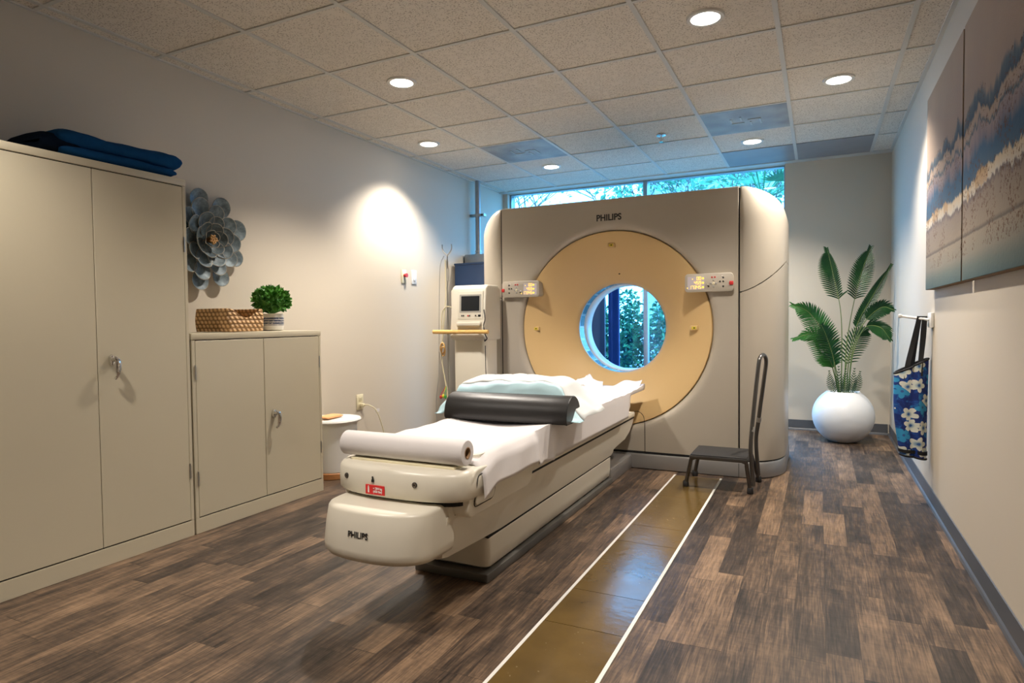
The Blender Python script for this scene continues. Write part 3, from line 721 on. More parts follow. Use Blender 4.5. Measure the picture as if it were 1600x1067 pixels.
# bolster
bs = thing('bolster', 'black vinyl half-round knee bolster lying across the table', 'bolster', (1.95, 2.84, .59))
def dprof(w, h, n=28):
    return [(-w/2+.008, 0)] + [(-w/2*math.cos(PI*k/n), .012+(h-.012)*math.sin(PI*k/n)**.85) for k in range(n+1)] + [(w/2-.008, 0)]
bm = B(); rows = []
for x, s in ((1.630, .97), (1.633, .99), (1.638, 1), (1.8, 1), (2.0, 1), (2.2, 1), (2.278, 1), (2.283, .99), (2.286, .97)):
    f = (x-1.63)/.65; rows.append([Vector((x+.0*f, 2.815+a*s+.02*f, .594+b*s+(1-s)*.04)) for a, b in dprof(.195, .128)])
loft(bm, rows); obj('cover', bm, 'bolster', bs, ang=50)
bm = B(); tube(bm, [Vector((2.281, 2.835+a*.985, .594+b*.985)) for a, b in dprof(.195, .128)], .003, 6, closed=True); obj('piping', bm, 'black', bs)
# pillow in disposable pad
pw = thing('pillow', 'puffy pillow under a white and pale blue absorbent pad, propped on the black bolster', 'pillow', (1.93, 3.02, .60))
def pil(bm, c, hx, hy, hz, tilt, n=28, m=14, sag=0):
    rows = []
    for j in range(m+1):
        v = -PI/2+PI*j/m; r = []
        for k in range(n):
            a = 2*PI*k/n; ca, sa = math.cos(a), math.sin(a); e = .55
            x = math.copysign(abs(ca)**e, ca)*math.cos(v)**.6; y = math.copysign(abs(sa)**e, sa)*math.cos(v)**.6; z = math.sin(v)
            z *= (1-.25*abs(x)**3)*(1-.2*abs(y)**3)
            z += .05*math.sin(5*x+2*y)
            p = Vector((x*hx, y*hy, z*hz)); p = Matrix.Rotation(tilt, 3, 'X') @ p
            r.append(Vector(c)+p)
        rows.append(r)
    grid(bm, rows, True); bmesh.ops.remove_doubles(bm, verts=bm.verts, dist=1e-5); return bm
obj('cushion', pil(B(), (1.925, 3.005, .728), .295, .150, .062, math.radians(-3)), 'padblue', pw, ang=80)
def pad():
    bm = B(); rows = []; n = 46; m = 26
    for j in range(m+1):
        v = -1+2*j/m; r = []
        for i in range(n+1):
            u = -1+2*i/n
            x = 1.925+u*.415; y = 3.005+v*.190-.02*abs(u)**3+.012*math.sin(u*4)*(v < 0)*abs(v)
            ax = abs(x-1.925)/.30; ay = abs(y-3.005)/.16
            h = .062*max(0, 1-ax**5)**.5*max(0, 1-ay**4)**.5 if ax < 1 and ay < 1 else 0
            z = .731+h+.0015
            over = max(0, abs(x-1.925)-.285)
            z -= over*1.0*(.9 if u > 0 else .75)
            if u < 0: z -= 0
            z -= max(0, 2.866-y)*1.15
            z += .004*math.sin(9*u+5*v)+.003*math.sin(23*u-7*v)
            if over > 0: x = 1.925+math.copysign(.285+over*.95, u)
            z = max(z, .602)
            r.append(Vector((x, y, z)))
        rows.append(r)
    return rows
rows = pad()
bm = B(); grid(bm, rows[4:]); obj('pad', bm, 'padwhite', pw, ang=80, solid=.002)
bm = B(); grid(bm, rows[:5]); obj('pad_hem', bm, 'padblue', pw, ang=80, solid=.002)



# ------------------------------------------------------------ cabinets
def cabinet(y0, y1, z1, name, label, nrm):
    x0, x1 = .012, .457; t = thing(name, label, 'cabinet', (.23, (y0+y1)/2, 0)); ym = (y0+y1)/2
    bm = B(); box(bm, x0, y0, 0, x1-.016, y1, z1-.035)                       # carcass
    box(bm, x1-.02, y0, 0, x1, y1, .080); box(bm, x1-.02, y0, .08, x1, y0+.018, z1-.035); box(bm, x1-.02, y1-.018, .08, x1, y1, z1-.035)
    obj('body', bm, 'cab', t, bev=.002, smooth=False)
    obj('top', box(B(), x0, y0-.001, z1-.034, x1+.002, y1+.001, z1, .003), 'cab', t)
    obj('door_gap', box(B(), x1-.015, y0+.017, .08, x1-.008, y1-.017, z1-.033), 'gap', t, smooth=False)
    for k, (a, b) in enumerate(((y0+.0195, ym-.0015), (ym+.0015, y1-.0195))):
        d = obj('door', box(B(), x1-.010, a, .086, x1+.001, b, z1-.039, .0015, 1), 'cab', t)
        hy = a-.003 if k == 0 else b+.003
        for hz in ((.30, 1.45) if z1 > 1.5 else (.25, .80)):
            bm = B(); tube(bm, [(x1+.003, hy, hz), (x1+.003, hy, hz+.075)], .0035, 8); obj('hinge', bm, 'steel', t)
        if k == 1:
            hy = ym+.060; hz = .925 if z1 > 1.5 else .555; bm = B()
            R = grid(bm, [[Vector((x1+xx, hy+.012*r*math.cos(2*PI*i/20), hz+.026*r*math.sin(2*PI*i/20))) for i in range(20)] for xx, r in ((0, 1.1), (.006, 1.1), (.014, .9), (.016, .5))], True); bm.faces.new(R[-1])
            tube(bm, [(x1+.01, hy, hz+.004), (x1+.034, hy, hz+.004)], .010, 14)
            h = obj('handle', bm, 'chrome', d)
            bm = B(); tube(bm, smooth_path([(x1+.03, hy, hz+.012), (x1+.042, hy+.004, hz), (x1+.040, hy+.006, hz-.03), (x1+.036, hy+.006, hz-.065), (x1+.022, hy+.004, hz-.082)], 4), [.011]*4+[.010]*8+[.007]*5, 10); obj('lever', bm, 'chrome', d)
            bm = B(); box(bm, x1+.045, hy+.002, hz-.045, x1+.049, hy+.016, hz+.004, .001); obj('key', bm, 'steel', d)
    return t
cabinet(1.255, 2.172, 1.815, 'storage_cabinet', 'tall beige metal two-door cabinet on the left, folded blanket on top', 0)
cabinet(2.184, 3.112, 1.038, 'storage_cabinet', 'low beige metal two-door cabinet with a woven basket on top', 0)
# blanket
bl = thing('folded_blanket', 'folded navy blue blanket on top of the tall cabinet', 'blanket', (.25, 1.87, 1.815))
def cushion_box(bm, x0, x1, y0, y1, z0, z1, wob=.006, seed=0, nx=10, ny=26, flat=.5):
    rows = []; rnd = seed
    for j in range(ny+1):
        y = y0+(y1-y0)*(.5-.5*math.cos(PI*j/ny)); ey = min(1, min(y-y0, y1-y)/.045); r = []
        prof = []
        hz = (z1-z0)/2; zc = (z0+z1)/2
        for k in range(nx*2):
            a = 2*PI*k/(nx*2); c, s = math.cos(a), math.sin(a)
            px = math.copysign(abs(c)**.45, c); pz = math.copysign(abs(s)**.75, s)
            sc_ = (1-(1-ey)**2)**.5 if ey < 1 else 1
            w = wob*math.sin(y*13+k*.7+seed)+wob*.6*math.sin(y*31+k*1.3+seed*2)
            r.append(Vector(((x0+x1)/2+px*(x1-x0)/2*(.93+.07*sc_), y, zc+pz*(hz*sc_)+(w if pz > -.5 else 0))))
        rows.append(r)
    loft(bm, rows); return bm
obj('lower_fold', cushion_box(B(), .12, .445, 1.60, 2.145, 1.8165, 1.872, .003, 1), 'navy', bl, ang=70)
obj('upper_fold', cushion_box(B(), .10, .435, 1.60, 2.185, 1.858, 1.940, .005, 4), 'navy', bl, ang=70)
obj('dark_end', cushion_box(B(), .09, .425, 1.535, 1.70, 1.817, 1.915, .006, 2, 10, 14), 'darkend', bl, ang=70)

# basket: half open storage tray
bk = thing('basket', 'woven seagrass basket with a scooped front on the low cabinet', 'basket', (.27, 2.57, 1.038))
def basket():
    bm = B(); x0, x1, y0, y1 = .13, .405, 2.445, 2.715; N = 96
    per = rrect(x0, y0, x1, y1, .04, 8); pts = [Vector((a, b, 0)) for a, b in per]
    # resample
    L = [0]
    for a, b in zip(pts, pts[1:]+pts[:1]): L.append(L[-1]+(b-a).length)
    out = []
    for i in range(N):
        d = L[-1]*i/N
        k = max(j for j in range(len(pts)) if L[j] <= d); a = pts[k]; b = pts[(k+1) % len(pts)]; f = (d-L[k])/max(1e-9, L[k+1]-L[k]); out.append(a+(b-a)*f)
    def H(p):
        if p.x > x1-.05: f = min(1, max(0, (p.y-y0-.02)/(y1-y0-.04))); return .122-.052*math.sin(PI*f)**1.4*(1 if p.x > x1-.012 else .6)
        return .122
    R = grid(bm, [[Vector((p.x, p.y, 1.042+H(p)*v)) + (Vector((p.x-.2675, p.y-2.58, 0)).normalized()*(.006*math.sin(v*PI))) for p in out] for v in [k/8 for k in range(9)]], True)
    Ri = grid(bm, [[Vector((p.x, p.y, 1.042+H(p)*v)) - Vector((p.x-.2675, p.y-2.58, 0)).normalized()*.012 for p in out] for v in (1, .5, .04)], True)
    for k in range(N): bm.faces.new((R[-1][k], R[-1][(k+1) % N], Ri[0][(k+1) % N], Ri[0][k]))
    bm.faces.new(R[0][::-1]); bm.faces.new(Ri[-1])
    rim = [Vector((p.x, p.y, 1.044+H(p))) - Vector((p.x-.2675, p.y-2.58, 0)).normalized()*.006 for p in out]
    return bm, rim
bm, rim = basket(); obj('woven_body', bm, 'basket', bk, ang=50)
bm = B(); tube(bm, rim, .006, 8, closed=True); obj('rim', bm, 'basket', bk)

# boxwood plant in striped pot
def leaf(bm, p, d, n, L, w, fold=.2):
    d = d.normalized(); s = d.cross(n).normalized(); n = s.cross(d)
    a = bm.verts.new(p); b = bm.verts.new(p+d*L*.45+s*w/2+n*fold*w); c = bm.verts.new(p+d*L); e = bm.verts.new(p+d*L*.45-s*w/2+n*fold*w); m_ = bm.verts.new(p+d*L*.5)
    bm.faces.new((a, b, m_)); bm.faces.new((b, c, m_)); bm.faces.new((m_, c, e)); bm.faces.new((a, m_, e))
PX, PY_ = .20, 2.955
pp = thing('potted_boxwood', 'small round boxwood plant in a blue-striped pot beside the basket', 'plant', (PX, PY_, 1.038))
bm = B(); lathe(bm, [(.055, 0), (.068, .006), (.073, .03), (.073, .09), (.069, .108), (.064, .108), (.062, .09)], (PX, PY_, 1.038), 36); obj('pot', bm, 'stripepot', pp)
bm = B(); rnd = random.Random(5)
lathe(bm, [(.02, -.078), (.06, -.06), (.085, 0), (.06, .05), (.01, .075)], (PX, PY_, 1.226), 16)
for i in range(620):
    v = Vector((rnd.gauss(0, 1), rnd.gauss(0, 1), rnd.gauss(0, 1))).normalized()
    if v.z < -.75: continue
    p = Vector((PX, PY_, 1.228))+Vector((v.x*.105, v.y*.105, v.z*.082))*rnd.uniform(.78, 1)
    dd = (v+Vector((rnd.gauss(0, .5), rnd.gauss(0, .5), rnd.gauss(.35, .5)))).normalized()
    leaf(bm, p, dd, Vector((rnd.gauss(0, 1), rnd.gauss(0, 1), 1)), rnd.uniform(.026, .038), .026)
obj('foliage', bm, 'box', pp, smooth=False)

# wall flower
fl = thing('wall_flower', 'large blue-grey metal flower sculpture hanging on the left wall', 'wall decoration', (0, 2.60, 1.585))
FC = Vector((.035, 2.60, 1.585))
def petal(ang, rad, size, tilt, xoff, wide=1):
    """cupped round petal facing +x"""
    bm = B(); bm2 = B(); rows = []; n = 14
    ca, sa = math.cos(ang), math.sin(ang); rd = Vector((0, ca, sa)); tg = Vector((0, -sa, ca)); X = Vector((1, 0, 0))
    cd = (rd*math.cos(tilt)+X*math.sin(tilt)); nn = cd.cross(tg); nn = nn if nn.x > 0 else -nn
    base = FC+rd*rad+X*xoff
    edge = None
    for j in range(5):
        q = [0.02, .35, .65, .9, 1][j]; r = []
        for k in range(24):
            a = 2*PI*k/24; u = math.cos(a)*q; v = math.sin(a)*q*wide*(1-.18*(1-math.cos(a))/2)
            r.append(base+cd*(u*size)+tg*(v*size)+nn*(.20*size*(q*q)+.012*size*math.sin(a*5)*q))
        rows.append(r); edge = r
    R = grid(bm, rows, True); bm.faces.new(R[0])
    p = obj('petal', bm, 'petal', fl, ang=60, solid=.002)
    tube(bm2, edge, .0017, 5, closed=True); obj('petal_edge', bm2, 'petaledge', p)
rnd = random.Random(11)
for cnt, rad, size, tilt, xo, ph in ((9, .235, .058, .12, .0, .35), (11, .175, .052, .25, .016, .0), (9, .120, .048, .42, .03, .3), (7, .072, .042, .62, .045, .1), (5, .034, .029, .9, .058, .5)):
    for k in range(cnt):
        petal(2*PI*k/cnt+ph+rnd.uniform(-.06, .06), rad*rnd.uniform(.93, 1.07), size*rnd.uniform(1.06, 1.3), tilt, xo, .98)
for k in range(16):
    a = k*2.4; r = .026*math.sqrt(k/16); bm = B(); c = FC+Vector((.09, r*math.cos(a), r*math.sin(a)))
    lathe(bm, [(.002, -.007), (.007, -.003), (.007, .003), (.002, .007)], c, 8); tube(bm, [FC, c], .002, 5); obj('stamen', bm, 'gold', fl)
obj('backing', box(B(), 0.001, 2.55, 1.535, .036, 2.65, 1.635), 'petal', fl)

# bin with lid
bi = thing('waste_bin', 'white round bin with a wide lid behind the low cabinet', 'bin', (.235, 3.46, 0))
C3 = (.235, 3.46, 0)
obj('wooden_ring', lathe(B(), [(.158, 0), (.162, .004), (.162, .04), (.155, .046)], C3, 40), 'wood', bi)
obj('drum', lathe(B(), [(.148, .044), (.155, .05), (.168, .385), (.160, .39)], C3, 48), 'white', bi)
obj('lid', lathe(B(), [(.165, .386), (.192, .390), (.196, .398), (.190, .408), (.06, .414), (.01, .415)], C3, 48), 'white', bi)
pd_ = tag(obj('folded_pad', cushion_box(B(), .21, .30, 3.335, 3.50, .4155, .44, .001, 2, 8, 16), 'peach', loc=(.255, 3.42, .415), ang=60), 'small peach-coloured pad lying on the white bin lid', 'pad')

# wall outlet, plug, cord
ou = thing('wall_outlet', 'ivory double power outlet low on the left wall', 'outlet', (0, 4.035, .44))
obj('cover_plate', box(B(), .0005, 3.995, .378, .007, 4.075, .502, .003), 'ivory', ou)
for z in (.468, .415):
    s_ = obj('socket', box(B(), .006, 4.018, z-.017, .0095, 4.052, z+.017, .004), 'ivory', ou)
    for y in (4.028, 4.041): obj('slot', box(B(), .009, y-.001, z-.005, .0098, y+.001, z+.007), 'gap', s_, smooth=False)
cd_ = thing('power_cord', 'cream power cord plugged in the outlet, hanging down behind the table', 'cord', (.03, 4.04, .41))
obj('plug', box(B(), .0085, 4.024, .405, .045, 4.050, .431, .005), 'ivory', cd_)
bm = B(); tube(bm, smooth_path([(.045, 4.037, .418), (.085, 4.045, .42), (.13, 4.08, .375), (.155, 4.12, .25), (.17, 4.16, .08), (.20, 4.15, .008), (.6, 4.0, .006), (1.2, 3.9, .006), (1.70, 3.85, .006)], 6), .0045, 8); obj('cable', bm, 'ivory', cd_)
obj('cable_tag', box(B(), .125, 4.075, .36, .128, 4.125, .385), 'paper', cd_, smooth=False)

# wall controls
sw = thing('pull_switch', 'cream wall plate with a red pull knob, left of the white switch', 'switch', (0, 4.66, 1.49))
obj('cover_plate', box(B(), .0005, 4.628, 1.43, .008, 4.700, 1.552, .003), 'ivory', sw)
bm = B(); tube(bm, [(.008, 4.668, 1.50), (.036, 4.668, 1.50)], [.014, .019], 14); obj('knob', bm, 'red', sw)
bm = B(); tube(bm, [(.012, 4.668, 1.485), (.014, 4.668, 1.41)], .0015, 5); obj('pull_string', bm, 'gap', sw)
sw = thing('light_switch', 'white rocker light switch plate on the left wall', 'switch', (0, 4.82, 1.49))
obj('cover_plate', box(B(), .0005, 4.782, 1.428, .008, 4.862, 1.556, .003), 'white', sw)
obj('rocker', box(B(), .007, 4.806, 1.462, .013, 4.838, 1.522, .002), 'white', sw)
obj('indicator', box(B(), .012, 4.812, 1.449, .014, 4.832, 1.459), 'greyplastic', sw, smooth=False)

# conduit, junction box, blue cabinet
cb = thing('equipment_cabinet', 'dark blue equipment cabinet in the far left corner beside the scanner', 'cabinet', (.34, 5.78, 0))
obj('body', box(B(), .03, 5.50, .02, .66, 6.10, 1.655, .006), 'navyc', cb)
obj('top_edge', box(B(), .025, 5.495, 1.648, .665, 6.105, 1.668, .003), 'navyc', cb)
obj('base', box(B(), .05, 5.52, 0, .64, 6.08, .02), 'black', cb, smooth=False)
jb = tag(obj('junction_box', box(B(), .02, 5.72, 1.669, .30, 5.98, 1.775, .004), 'galv', loc=(.16, 5.85, 1.669)), 'grey metal junction box on top of the dark blue cabinet', 'junction box')
cp = thing('conduit_pipe', 'galvanised conduit pipe running up the left corner to the ceiling', 'pipe', (.085, 5.90, 1.776))
bm = B(); tube(bm, [(.085, 5.90, 1.776), (.085, 5.90, CZ-.004)], .028, 20); obj('pipe', bm, 'galv', cp)
bm = B(); tube(bm, [(.085, 5.90, 1.776), (.085, 5.90, 1.80)], .036, 20); tube(bm, [(.085, 5.90, 1.815), (.085, 5.90, 1.83)], .034, 20); obj('coupling', bm, 'steel', cp)
bm = B(); box(bm, .001, 5.872, 2.19, .17, 5.928, 2.215); tube(bm, [(.085, 5.90, 2.185), (.085, 5.90, 2.22)], .033, 16); obj('strut_clamp', bm, 'steel', cp)
bm = B(); tube(bm, [(.15, 5.86, 2.20), (.15, 5.94, 2.20)], .012, 10); obj('clamp_bolt', bm, 'darksteel', cp)

# monitor stand
ms = thing('injector_stand', 'cream pedestal with a small dark screen and yellow grip bar, left of the scanner', 'monitor stand', (.90, 4.24, 0))
bm = B(); loft(bm, [[Vector((a, b, z)) for a, b in rrect(.785, 4.20, 1.075, 4.42, .045)] for z in (.03, .97)]+[[Vector((a, b, 1.0)) for a, b in rrect(.80, 4.215, 1.06, 4.40, .04)]]); obj('column', bm, 'cream', ms)
bm = B(); prism(bm, [(4.16, .96), (4.20, .94), (4.44, .94), (4.44, 1.335), (4.40, 1.362), (4.24, 1.362), (4.205, 1.345), (4.195, 1.32)], lambda a, b: (.785, a, b), lambda a, b: (1.085, a, b)); hd = obj('head', bm, 'cream', ms, bev=.012, seg=3)
bm = B(); box(bm, .745, 4.24, .94, .80, 4.44, 1.335, .018, 3); obj('side_cheek', bm, 'cream', ms)
YF = 4.192
bm = B(); prism(bm, rrect(.850, 1.100, 1.068, 1.315, .008), lambda a, b: (a, YF-.022+(b-1.1)*.06, b), lambda a, b: (a, 4.22, b)); bz = obj('screen_bezel', bm, 'cream', hd, bev=.003)
bm = B(); prism(bm, rrect(.866, 1.150, 1.055, 1.288, .004), lambda a, b: (a, YF-.0235+(b-1.1)*.06, b), lambda a, b: (a, 4.2, b)); obj('screen_frame', bm, 'greyplastic', hd)
bm = B(); prism(bm, rrect(.882, 1.163, 1.040, 1.276, .003), lambda a, b: (a, YF-.025+(b-1.1)*.06, b), lambda a, b: (a, 4.2, b)); obj('screen', bm, 'screen', hd)
for x, m in ((.885, 'ink'), (.900, 'ink'), (.938, 'redlab'), (.952, 'ink'), (1.005, 'ink')):
    bm = B(); box(bm, x, YF-.026, 1.122, x+.009, YF-.018, 1.132); obj('button', bm, m, hd, smooth=False)
obj('power_key', box(B(), 1.030, YF-.026, 1.120, 1.052, YF-.018, 1.134, .002), 'ink', hd)
obj('keyboard_shelf', box(B(), .855, 4.135, 1.045, 1.062, 4.20, 1.082, .012, 3), 'cream', hd)
bm = B(); tube(bm, [(.655, 4.13, 1.005), (1.135, 4.13, 1.005)], .0155, 14); gb = obj('grip_bar', bm, 'yellowbar', ms)
for x in (.83, 1.05):
    bm = B(); tube(bm, [(x, 4.13, 1.005), (x, 4.22, 1.005)], .012, 10); obj('bar_bracket', bm, 'cream', ms)
bm = B()
for a in range(5):
    t_ = 2*PI*a/5+.3; tube(bm, [(.93, 4.31, .05), (.93+.26*math.cos(t_), 4.31+.16*math.sin(t_), .035)], [.03, .015], 10); lathe(bm, [(.012, 0), (.022, .008), (.022, .03), (.012, .036)], (.93+.26*math.cos(t_), 4.31+.16*math.sin(t_), 0), 12)
obj('caster_base', bm, 'greyplastic', ms)
bm = B(); tube(bm, smooth_path([(1.075, 4.18, 1.17), (1.10, 4.15, 1.10), (1.082, 4.16, 1.05), (1.10, 4.15, .985), (1.115, 4.15, .955), (1.085, 4.17, .935), (1.070, 4.2, .95)], 5), .004, 7); obj('screen_cable', bm, 'black', ms)
bm = B(); tube(bm, smooth_path([(1.078, 4.19, .90), (1.080, 4.19, .7), (1.092, 4.19, .62), (1.09, 4.19, .5)], 5), .003, 6); obj('thin_cable', bm, 'black', ms)
# IV pole
iv = thing('infusion_pole', 'thin metal infusion pole with two hooks, hung with tubing, left of the pedestal', 'IV pole', (.71, 4.26, 0))
bm = B(); tube(bm, [(.71, 4.26, .03), (.71, 4.26, 1.56)], .0095, 10); obj('pole', bm, 'steel', iv)
bm = B(); tube(bm, [(.71, 4.26, 1.40), (.71, 4.26, 1.50)], .016, 12); obj('clamp', bm, 'greyplastic', iv)
bm = B()
tube(bm, smooth_path([(.71, 4.26, 1.56), (.71, 4.26, 1.60), (.685, 4.26, 1.625), (.668, 4.26, 1.655), (.668, 4.26, 1.69)], 4), .0055, 8); tube(bm, smooth_path([(.71, 4.26, 1.60), (.735, 4.26, 1.625), (.752, 4.26, 1.655), (.752, 4.26, 1.69)], 4), .0055, 8); obj('hook', bm, 'steel', iv)
bm = B()
for a in range(4):
    t_ = PI/2*a+.4; tube(bm, [(.71, 4.26, .04), (.71+.17*math.cos(t_), 4.26+.12*math.sin(t_), .018)], [.016, .009], 8)
obj('base', bm, 'greyplastic', iv)
def hang(pts, r, m, label, name='tubing'):
    bm = B(); tube(bm, smooth_path(pts, 6), r, 7); return tag(obj(name, bm, m, loc=pts[0]), label, 'tubing')
hang([(.690, 4.245, 1.60), (.655, 4.24, 1.50), (.640, 4.24, 1.1), (.632, 4.24, .7), (.60, 4.24, .42), (.61, 4.24, .10)], .0035, 'greyplastic', 'long grey tube looping down left of the infusion pole')
hang([(.70, 4.245, 1.57), (.705, 4.24, 1.30), (.69, 4.235, 1.12), (.672, 4.235, .95), (.66, 4.235, .80), (.69, 4.235, .62), (.71, 4.235, .50), (.70, 4.235, .2)], .005, 'ivory', 'cream cable hanging close in front of the infusion pole')
hang([(.79, 4.22, 1.19), (.72, 4.225, 1.20), (.675, 4.23, 1.15), (.668, 4.23, 1.02)], .005, 'ivory', 'short cream hose curling out of the side of the pedestal head')
bm = B()
tube(bm, [Vector((.677+.020*math.cos(2*PI*k/18), 4.225, .875+.042*math.sin(2*PI*k/18))) for k in range(18)], .0055, 7, closed=True)
tube(bm, [Vector((.685+.016*math.cos(2*PI*k/18), 4.223, .85+.036*math.sin(2*PI*k/18))) for k in range(18)], .005, 7, closed=True)
tag(obj('coiled_cable', bm, 'yellowbar', loc=(.68, 4.22, .86)), 'small coil of orange-yellow cable hanging on the infusion pole', 'cable')
kn = thing('cable_clips', 'bunch of red, yellow and green cable ends just above the pillow', 'clips', (.70, 4.2, .49))
for dx, m in ((-.024, 'red'), (-.002, 'yellow'), (.018, 'green')):
    bm = B(); lathe(bm, [(.005, -.014), (.011, -.006), (.010, .008), (.004, .014)], (.695+dx, 4.2, .500-abs(dx)*.3), 12); tube(bm, [(.695+dx, 4.2, .51), (.70, 4.235, .58)], .0025, 6); obj('clip', bm, m, kn)
# blue bin between pedestal and scanner face
bb = thing('blue_bin', 'dark blue bin whose flat lid just shows above the pillow, before the scanner', 'bin', (1.24, 4.34, 0))
obj('drum', box(B(), 1.15, 4.24, 0, 1.35, 4.44, .63, .012, 3), 'navyc', bb)
obj('lid', box(B(), 1.14, 4.23, .63, 1.36, 4.45, .648, .006, 2), 'bluec', bb)

# blue panels seen through the bore
for x0, x1, m, lab in ((.78, 1.285, 'navyc', 'dark navy panel behind the scanner, left half of the view through the bore'), (1.322, 1.44, 'bluec', 'narrow bright blue fabric panel at the window, seen through the bore')):
    bm = B(); n = 30
    rows = [[Vector((x0+(x1-x0)*k/n, 6.50+.012*math.sin(k*(x1-x0)*14), z)) for k in range(n+1)] for z in (.02, .6, 1.2, 1.67)]
    back = [[v+Vector((0, .03, 0)) for v in r[::-1]] for r in rows]
    loft(bm, [a+b for a, b in zip(rows, back)])
    tag(obj('window_screen', bm, m, loc=((x0+x1)/2, 6.5, 0), ang=60), lab, 'screen panel')

# ------------------------------------------------------------ step stool
st = thing('step_stool', 'dark metal step stool with a tall handrail beside the scanner', 'step stool', (2.78, 4.25, 0))
sx0, sx1, sy0, sy1, sz = 2.605, 2.955, 4.06, 4.385, .228
obj('step_frame', box(B(), sx0, sy0, sz-.030, sx1, sy1, sz-.006, .006), 'darksteel', st)
obj('tread', box(B(), sx0+.006, sy0+.006, sz-.008, sx1-.006, sy1-.006, sz, .002), 'black', st)
for x, y, fx, fy in ((sx0+.012, sy0+.015, sx0-.035, sy0+.075-.0), (sx1-.012, sy0+.015, sx1+.008, sy0+.06), (sx0+.012, sy1-.015, sx0-.03, sy1+.06), (sx1-.012, sy1-.015, sx1+.03, sy1+.06)):
    bm = B(); fy2 = fy; tube(bm, smooth_path([(x+(.02 if x < 2.8 else -.02), y, sz-.022), (x, y, sz-.03), (x+(fx-x)*.25, y+(fy2-y)*.25, sz-.07), (fx, fy2, .02)], 4), .0125, 10); l = obj('leg', bm, 'darksteel', st)
    bm = B(); lathe(bm, [(.018, 0), (.020, .004), (.018, .035), (.014, .04)], (fx, fy2, 0), 14); obj('rubber_foot', bm, 'black', l)
def rail(y, yt, xb, ztop):
    return smooth_path([(xb, y, .06), (sx1+.018, y, .20), (sx1+.014, y, .40), (3.00, yt, ztop)], 5)
# handrail: inverted narrow U
ht = .828
A = [(2.985, 4.10, .055), (2.972, 4.10, .20), (2.968, 4.11, .34), (2.995, 4.19, .70), (3.004, 4.215, .80)]
Z_ = [(3.038, 4.335, .80), (3.026, 4.345, .70), (2.990, 4.37, .42), (2.975, 4.38, .28), (2.990, 4.385, .055)]
mid = [(3.010, 4.232, .835), (3.022, 4.275, .852), (3.034, 4.318, .838)]
bm = B(); tube(bm, smooth_path(A+mid+Z_, 5), .0125, 12); hr = obj('handrail', bm, 'darksteel', st)
for p, q in (((2.9725, 4.122, .385), (2.9755, 4.130, .415)), ((2.990, 4.371, .41), (2.994, 4.367, .44))):
    bm = B(); tube(bm, [p, q], .0155, 14); obj('collar', bm, 'steel', hr)

# ------------------------------------------------------------ potted palm
PXc, PYc = 3.533, 6.20
pm = thing('potted_palm', 'tall potted palm in a round white pot in the back right corner', 'plant', (PXc, PYc, 0))
prof = [(.09, 0), (.105, .003)]
for k in range(1, 19):
    a = -1.10+(1.10+1.0)*k/19; prof.append((.245*math.cos(a), .226+.245*math.sin(a)))
prof += [(.134, .434), (.130, .439), (.124, .436), (.122, .41)]
obj('pot', lathe(B(), prof, (PXc, PYc, 0), 56, cap=True), 'potwhite', pm, ang=60)
obj('soil', lathe(B(), [(.02, .412), (.123, .408)], (PXc, PYc, 0), 24), 'soil', pm)
def frond(pts, leaf0, Lmax, mat='palm', n=26, droop=.35, spread=1.05, r0=.006, side=None, width=.025, nrm=(0, -1, .2)):
    """pts path of the rachis; leaf0 fraction where the leaflets begin"""
    path = smooth_path(pts, 10); N = len(path); rad = [r0*(1-.8*i/(N-1)) for i in range(N)]
    bm = B(); tube(bm, path, rad, 6); f = obj('frond_stem', bm, 'stem', pm)
    bm = B(); nn0 = Vector(nrm).normalized()
    for k in range(n):
        tt = leaf0+(1-leaf0)*k/(n-1)*.985; fi = tt*(N-1); i = min(N-2, int(fi)); p = path[i].lerp(path[i+1], fi-i); d = (path[i+1]-path[i]).normalized()
        sdir = d.cross(nn0).normalized(); q = k/(n-1); env = (.35+.65*math.sin(PI*min(1, q*1.05+.10))**.7)*(1-.35*q)
        for s in (-1, 1):
            if side and s != side and q > .0: L = Lmax*env*.45
            else: L = Lmax*env
            ld = (d*(.80+.55*q)+sdir*s*spread*.82+nn0*.12).normalized(); w = width*(.7+.3*env)
            seg = 5; prevL = None; c = p.copy(); vec = ld.copy(); wn = ld.cross(sdir.cross(ld)).normalized()
            wid_dir = vec.cross(nn0).normalized()
            for j in range(seg+1):
                u = j/seg; ww = w*math.sin(PI*(.18+.60*(1-u)))*.6 if j < seg else .0006
                a = bm.verts.new(c+wid_dir*ww/2+nn0*.0); b = bm.verts.new(c-wid_dir*ww/2); m_ = bm.verts.new(c-nn0*ww*.22)
                if prevL: bm.faces.new((prevL[0], a, m_, prevL[2])); bm.faces.new((prevL[2], m_, b, prevL[1]))
                prevL = (a, b, m_)
                vec = (vec+Vector((0, 0, -droop/seg))).normalized(); c = c+vec*L/seg
    obj('leaflets', bm, mat, f, smooth=False); return f
bz_ = .40
frond([(3.515, 6.18, bz_), (3.52, 6.16, .80), (3.508, 6.14, 1.14), (3.45, 6.12, 1.45), (3.40, 6.10, 1.68)], .58, .165, n=30, droop=.45, side=-1)
frond([(3.545, 6.20, bz_), (3.555, 6.22, .80), (3.60, 6.24, 1.14), (3.665, 6.24, 1.45), (3.735, 6.20, 1.68)], .58, .135, n=30, droop=.55)
frond([(3.56, 6.19, bz_), (3.575, 6.20, .70), (3.63, 6.20, 1.00), (3.76, 6.18, 1.28), (3.885, 6.15, 1.52)], .50, .085, n=40, droop=.15, spread=1)
frond([(3.57, 6.16, bz_), (3.60, 6.13, .80), (3.68, 6.08, 1.03), (3.80, 6.02, 1.16), (3.885, 5.96, 1.14)], .55, .11, n=32, droop=.75)
